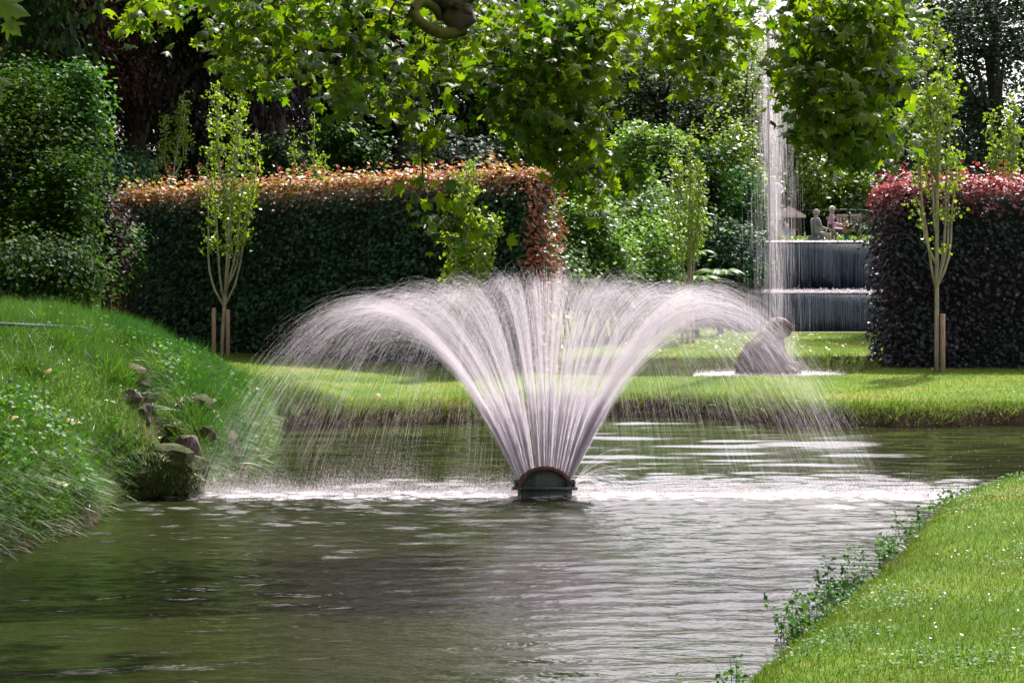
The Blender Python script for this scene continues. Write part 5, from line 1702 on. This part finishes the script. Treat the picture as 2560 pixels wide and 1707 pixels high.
def person(label, x, y, z, sc, rz, pose, shirt, trousers, hair, seed):
    """one skinned body; pose 'sit' or 'stand'; local +Y is the way the figure faces"""
    root = empty('person', (x, y, z), label, 'person', 'people on the terrace', rz)
    root.scale = (sc, sc, sc)
    J = {}
    if pose == 'sit':
        hipz = .46
        J = dict(pel=(0, 0, hipz + .08), chest=(0, -.02, hipz + .36), neck=(0, -.01, hipz + .56), head=(0, .02, hipz + .68), crown=(0, .015, hipz + .82))
        for s_, n_ in ((-1, 'l'), (1, 'r')):
            J.update({n_ + 'sh': (s_ * .19, -.02, hipz + .50), n_ + 'el': (s_ * .25, .06, hipz + .26), n_ + 'wr': (s_ * .14, .28, hipz + .22), n_ + 'ha': (s_ * .10, .36, hipz + .21),
                      n_ + 'hip': (s_ * .10, .02, hipz + .05), n_ + 'kn': (s_ * .12, .44, hipz + .04), n_ + 'an': (s_ * .12, .46, .08), n_ + 'to': (s_ * .12, .62, .04)})
    else:
        J = dict(pel=(0, 0, .92), chest=(0, 0, 1.24), neck=(0, .01, 1.45), head=(0, .03, 1.57), crown=(0, .025, 1.71))
        for s_, n_ in ((-1, 'l'), (1, 'r')):
            J.update({n_ + 'sh': (s_ * .19, 0, 1.39), n_ + 'el': (s_ * .26, .03, 1.13), n_ + 'wr': (s_ * .22, .20, .98), n_ + 'ha': (s_ * .20, .28, .96),
                      n_ + 'hip': (s_ * .10, 0, .86), n_ + 'kn': (s_ * .11, .03, .48), n_ + 'an': (s_ * .11, -.02, .08), n_ + 'to': (s_ * .12, .14, .035)})
    rad = dict(pel=.15, chest=.155, neck=.055, head=.088, crown=.062, sh=.075, el=.048, wr=.035, ha=.038, hip=.095, kn=.066, an=.046, to=.04)
    names = list(J)
    ed = [('pel', 'chest'), ('chest', 'neck'), ('neck', 'head'), ('head', 'crown')]
    for n_ in 'lr':
        ed += [('chest', n_ + 'sh'), (n_ + 'sh', n_ + 'el'), (n_ + 'el', n_ + 'wr'), (n_ + 'wr', n_ + 'ha'), ('pel', n_ + 'hip'), (n_ + 'hip', n_ + 'kn'), (n_ + 'kn', n_ + 'an'), (n_ + 'an', n_ + 'to')]
    me = bpy.data.meshes.new('body')
    me.from_pydata([J[k] for k in names], [(names.index(a_), names.index(b_)) for a_, b_ in ed], [])
    o = bpy.data.objects.new('tmp_body', me); col.objects.link(o)
    md = o.modifiers.new('skin', 'SKIN'); md.use_smooth_shade = True
    for i, k in enumerate(names):
        r_ = rad.get(k, rad.get(k[1:], .05))
        me.skin_vertices[0].data[i].radius = (r_ * (1.25 if k in ('pel', 'chest') else 1), r_)
    me.skin_vertices[0].data[0].use_root = True
    sb = o.modifiers.new('sub', 'SUBSURF'); sb.levels = 2; sb.render_levels = 2
    dg = bpy.context.evaluated_depsgraph_get()
    me2 = bpy.data.meshes.new_from_object(o.evaluated_get(dg))
    bpy.data.objects.remove(o)
    me2.name = 'body'
    for m_ in (M['skin'], shirt, trousers):
        me2.materials.append(m_)
    nz, pz = J['neck'][2], J['pel'][2]
    wr = np.array([J['lwr'], J['rwr']])
    for f in me2.polygons:
        c = np.array(f.center)
        if c[2] > nz - .03 and abs(c[0]) < .12 or np.min(np.linalg.norm(wr - c, axis=1) - (0.03 if c[1] > wr[0][1] - .02 else -.5)) < .10 and c[1] > wr[0][1] - .01:
            f.material_index = 0
        elif pose == 'sit' and (c[2] < pz - .02 and (c[1] > .13 or c[2] < pz - .12)) or pose != 'sit' and c[2] < pz + .02 and np.min(np.linalg.norm(wr[:, :2] - c[:2], axis=1)) > .07:
            f.material_index = 2
        else:
            f.material_index = 1
    for p_ in me2.polygons:
        p_.use_smooth = True
    b = bpy.data.objects.new('body', me2); col.objects.link(b); b.parent = root
    # hair cap and nose
    hc = np.array(J['head']) + np.array((0, -.012, .055))
    A = Acc(); ph = np.linspace(.02, 1.95, 9)
    tilt = .45
    rr = []
    for p_ in ph:
        t_ = np.linspace(0, 2 * np.pi, 16, endpoint=False)
        X, Y_, Z_ = .103 * np.sin(p_) * np.cos(t_), .118 * np.sin(p_) * np.sin(t_), .112 * np.cos(p_)
        Y2 = Y_ * math.cos(tilt) - Z_ * math.sin(tilt); Z2 = Y_ * math.sin(tilt) + Z_ * math.cos(tilt)
        rr.append(np.stack([X + hc[0], Y2 + hc[1], Z2 + hc[2]], 1))
    A.loft(rr); A.build('hair', hair, root, True)
    A = Acc(); hd = np.array(J['head'])
    A.tube([hd + np.array((0, .085, .05)), hd + np.array((0, .112, .02)), hd + np.array((0, .09, .005))], [.010, .016, .012], 6); A.build('nose', M['skin'], root, True)
    return root


grey, white_h, fair = cloth('grey_hair', (.45, .43, .43)), cloth('white_hair', (.66, .60, .58)), cloth('fair_hair', (.60, .48, .40))
beige, lilac, pale_t = cloth('beige_cloth', (.34, .32, .40)), cloth('lilac_cloth', (.58, .36, .52)), cloth('pale_cloth', (.66, .60, .62))
blue, red, teal_c, dark_c = cloth('blue_cloth', (.22, .34, .58)), cloth('red_cloth', (.62, .20, .20)), cloth('teal_cloth', (.05, .24, .36)), cloth('dark_cloth', (.10, .09, .10))


def on(u, y):
    x = tx(u, y); return x, y, tz(x, y)


x, y, z = on(2040, 62.2)
A = Acc(); A.box((x - .02, y - .02, z + .17), (.5, .42, .34), 0, .96)
tag(A.build('stone_block', M['pedestal_stone']), 'low stone block under the grey-haired seated person', 'stone seat')
person('grey-haired person in beige top seated on a block facing right', x, y, z - .10, .98, -1.25, 'sit', beige, pale_t, grey, 1)
x, y, z = on(2074, 62.75)
person('white-haired person in lilac clothes seated at the left end of the bench', x + .06, y - .05, z + .05, .95, -1.75, 'sit', lilac, dark_c, white_h, 2)
x, y, z = on(2117, 61.8)
person('small child in red top and blue trousers standing before the bench', x, y, z, .44, 2.6, 'stand', red, teal_c, fair, 3)
x, y, z = on(1968, 62.5)
person('pale-haired child in blue top standing right of the pedestal', x, y, z, .42, -1.2, 'stand', blue, pale_t, white_h, 4)
x, y, z = on(1950, 63.2)
person('small child in pale clothes beside the pedestal', x, y, z, .36, 2.9, 'stand', pale_t, pale_t, fair, 5)

# parasol
x, y, z = on(1972, 68.0)
par = empty('parasol', (x, y, z), 'pinkish canvas parasol behind the statue', 'parasol')
zc = CAMH + (VH - 516) / F * y - z
A = Acc(); A.tube([(0, 0, 0), (0, 0, zc)], .03, 8); A.build('pole', M['bench_wood'], par)
A = Acc()
rr = []
t_ = np.linspace(0, 2 * np.pi, 8, endpoint=False) + .39
for f, r_ in ((0, .02), (.30, .26), (.8, .60), (.98, .60)):
    rr.append(np.stack([r_ * np.cos(t_), r_ * np.sin(t_), np.full(8, zc - f * .40)], 1))
A.loft(rr, False); A.build('canopy', M['canvas'], par)
A = Acc(); A.tube([(0, 0, 0), (0, 0, .12)], .2, 10); A.build('foot', M['pedestal_stone'], par)
A = Acc(); A.box((.05, .3, .30), (.42, .4, .6)); A.box((.05, .3, .62), (.55, .5, .04))
tag(link('market_counter', A.mesh('market_counter'), M['canvas']), 'pale pink counter standing under the parasol', 'counter')
bpy.data.objects['market_counter'].location = (x, y, z)

# low wire railing on the terrace
ry_ = 61.0
rail = empty('railing', (tx(1985, ry_), ry_, TZ), 'thin dark iron railing along the terrace edge', 'railing')
o_ = np.array(rail.location)
us = np.arange(1990, 2215, 45)
for u in us:
    x = tx(u, ry_); A = Acc(); A.tube(np.array([(x, ry_, TZ - .1), (x, ry_, TZ + 1.1)]) - o_, .012, 6); A.build('post', M['dark_metal'], rail)
for zz in (1.08,):
    A = Acc(); A.tube(np.array([(tx(1990, ry_), ry_, TZ + zz), (tx(2100, ry_), ry_, TZ + zz + .03), (tx(2215, ry_), ry_, TZ + zz)]) - o_, .010, 6); A.build('handrail', M['dark_metal'], rail)

# grassy rim and flowers of the terrace pool
rng = np.random.default_rng(77)
n = 5000
x = rng.uniform(6.6, 12.5, n); y = rng.uniform(59.2, 60.6, n)
q = np.stack([x, y, height(x, y)], 1)
stuff(blades('terrace_grass', q, .17 + .08 * bumps(x, y, 2, 5), .02, M['grass'], rng, .9), 'rough green grass along the rim above the cascade', 'grass')
n = 2500
x = rng.uniform(8.2, 12.5, n); y = rng.uniform(63.5, 66, n)
q = np.stack([x, y, height(x, y) + rng.uniform(.05, .35, n)], 1)
stuff(link('flower_bed', leaf_mesh('flower_bed', OVAL, q, .10, rng), M['yellow_leaf']), 'yellowish flower bed behind the terrace bench', 'flower bed')
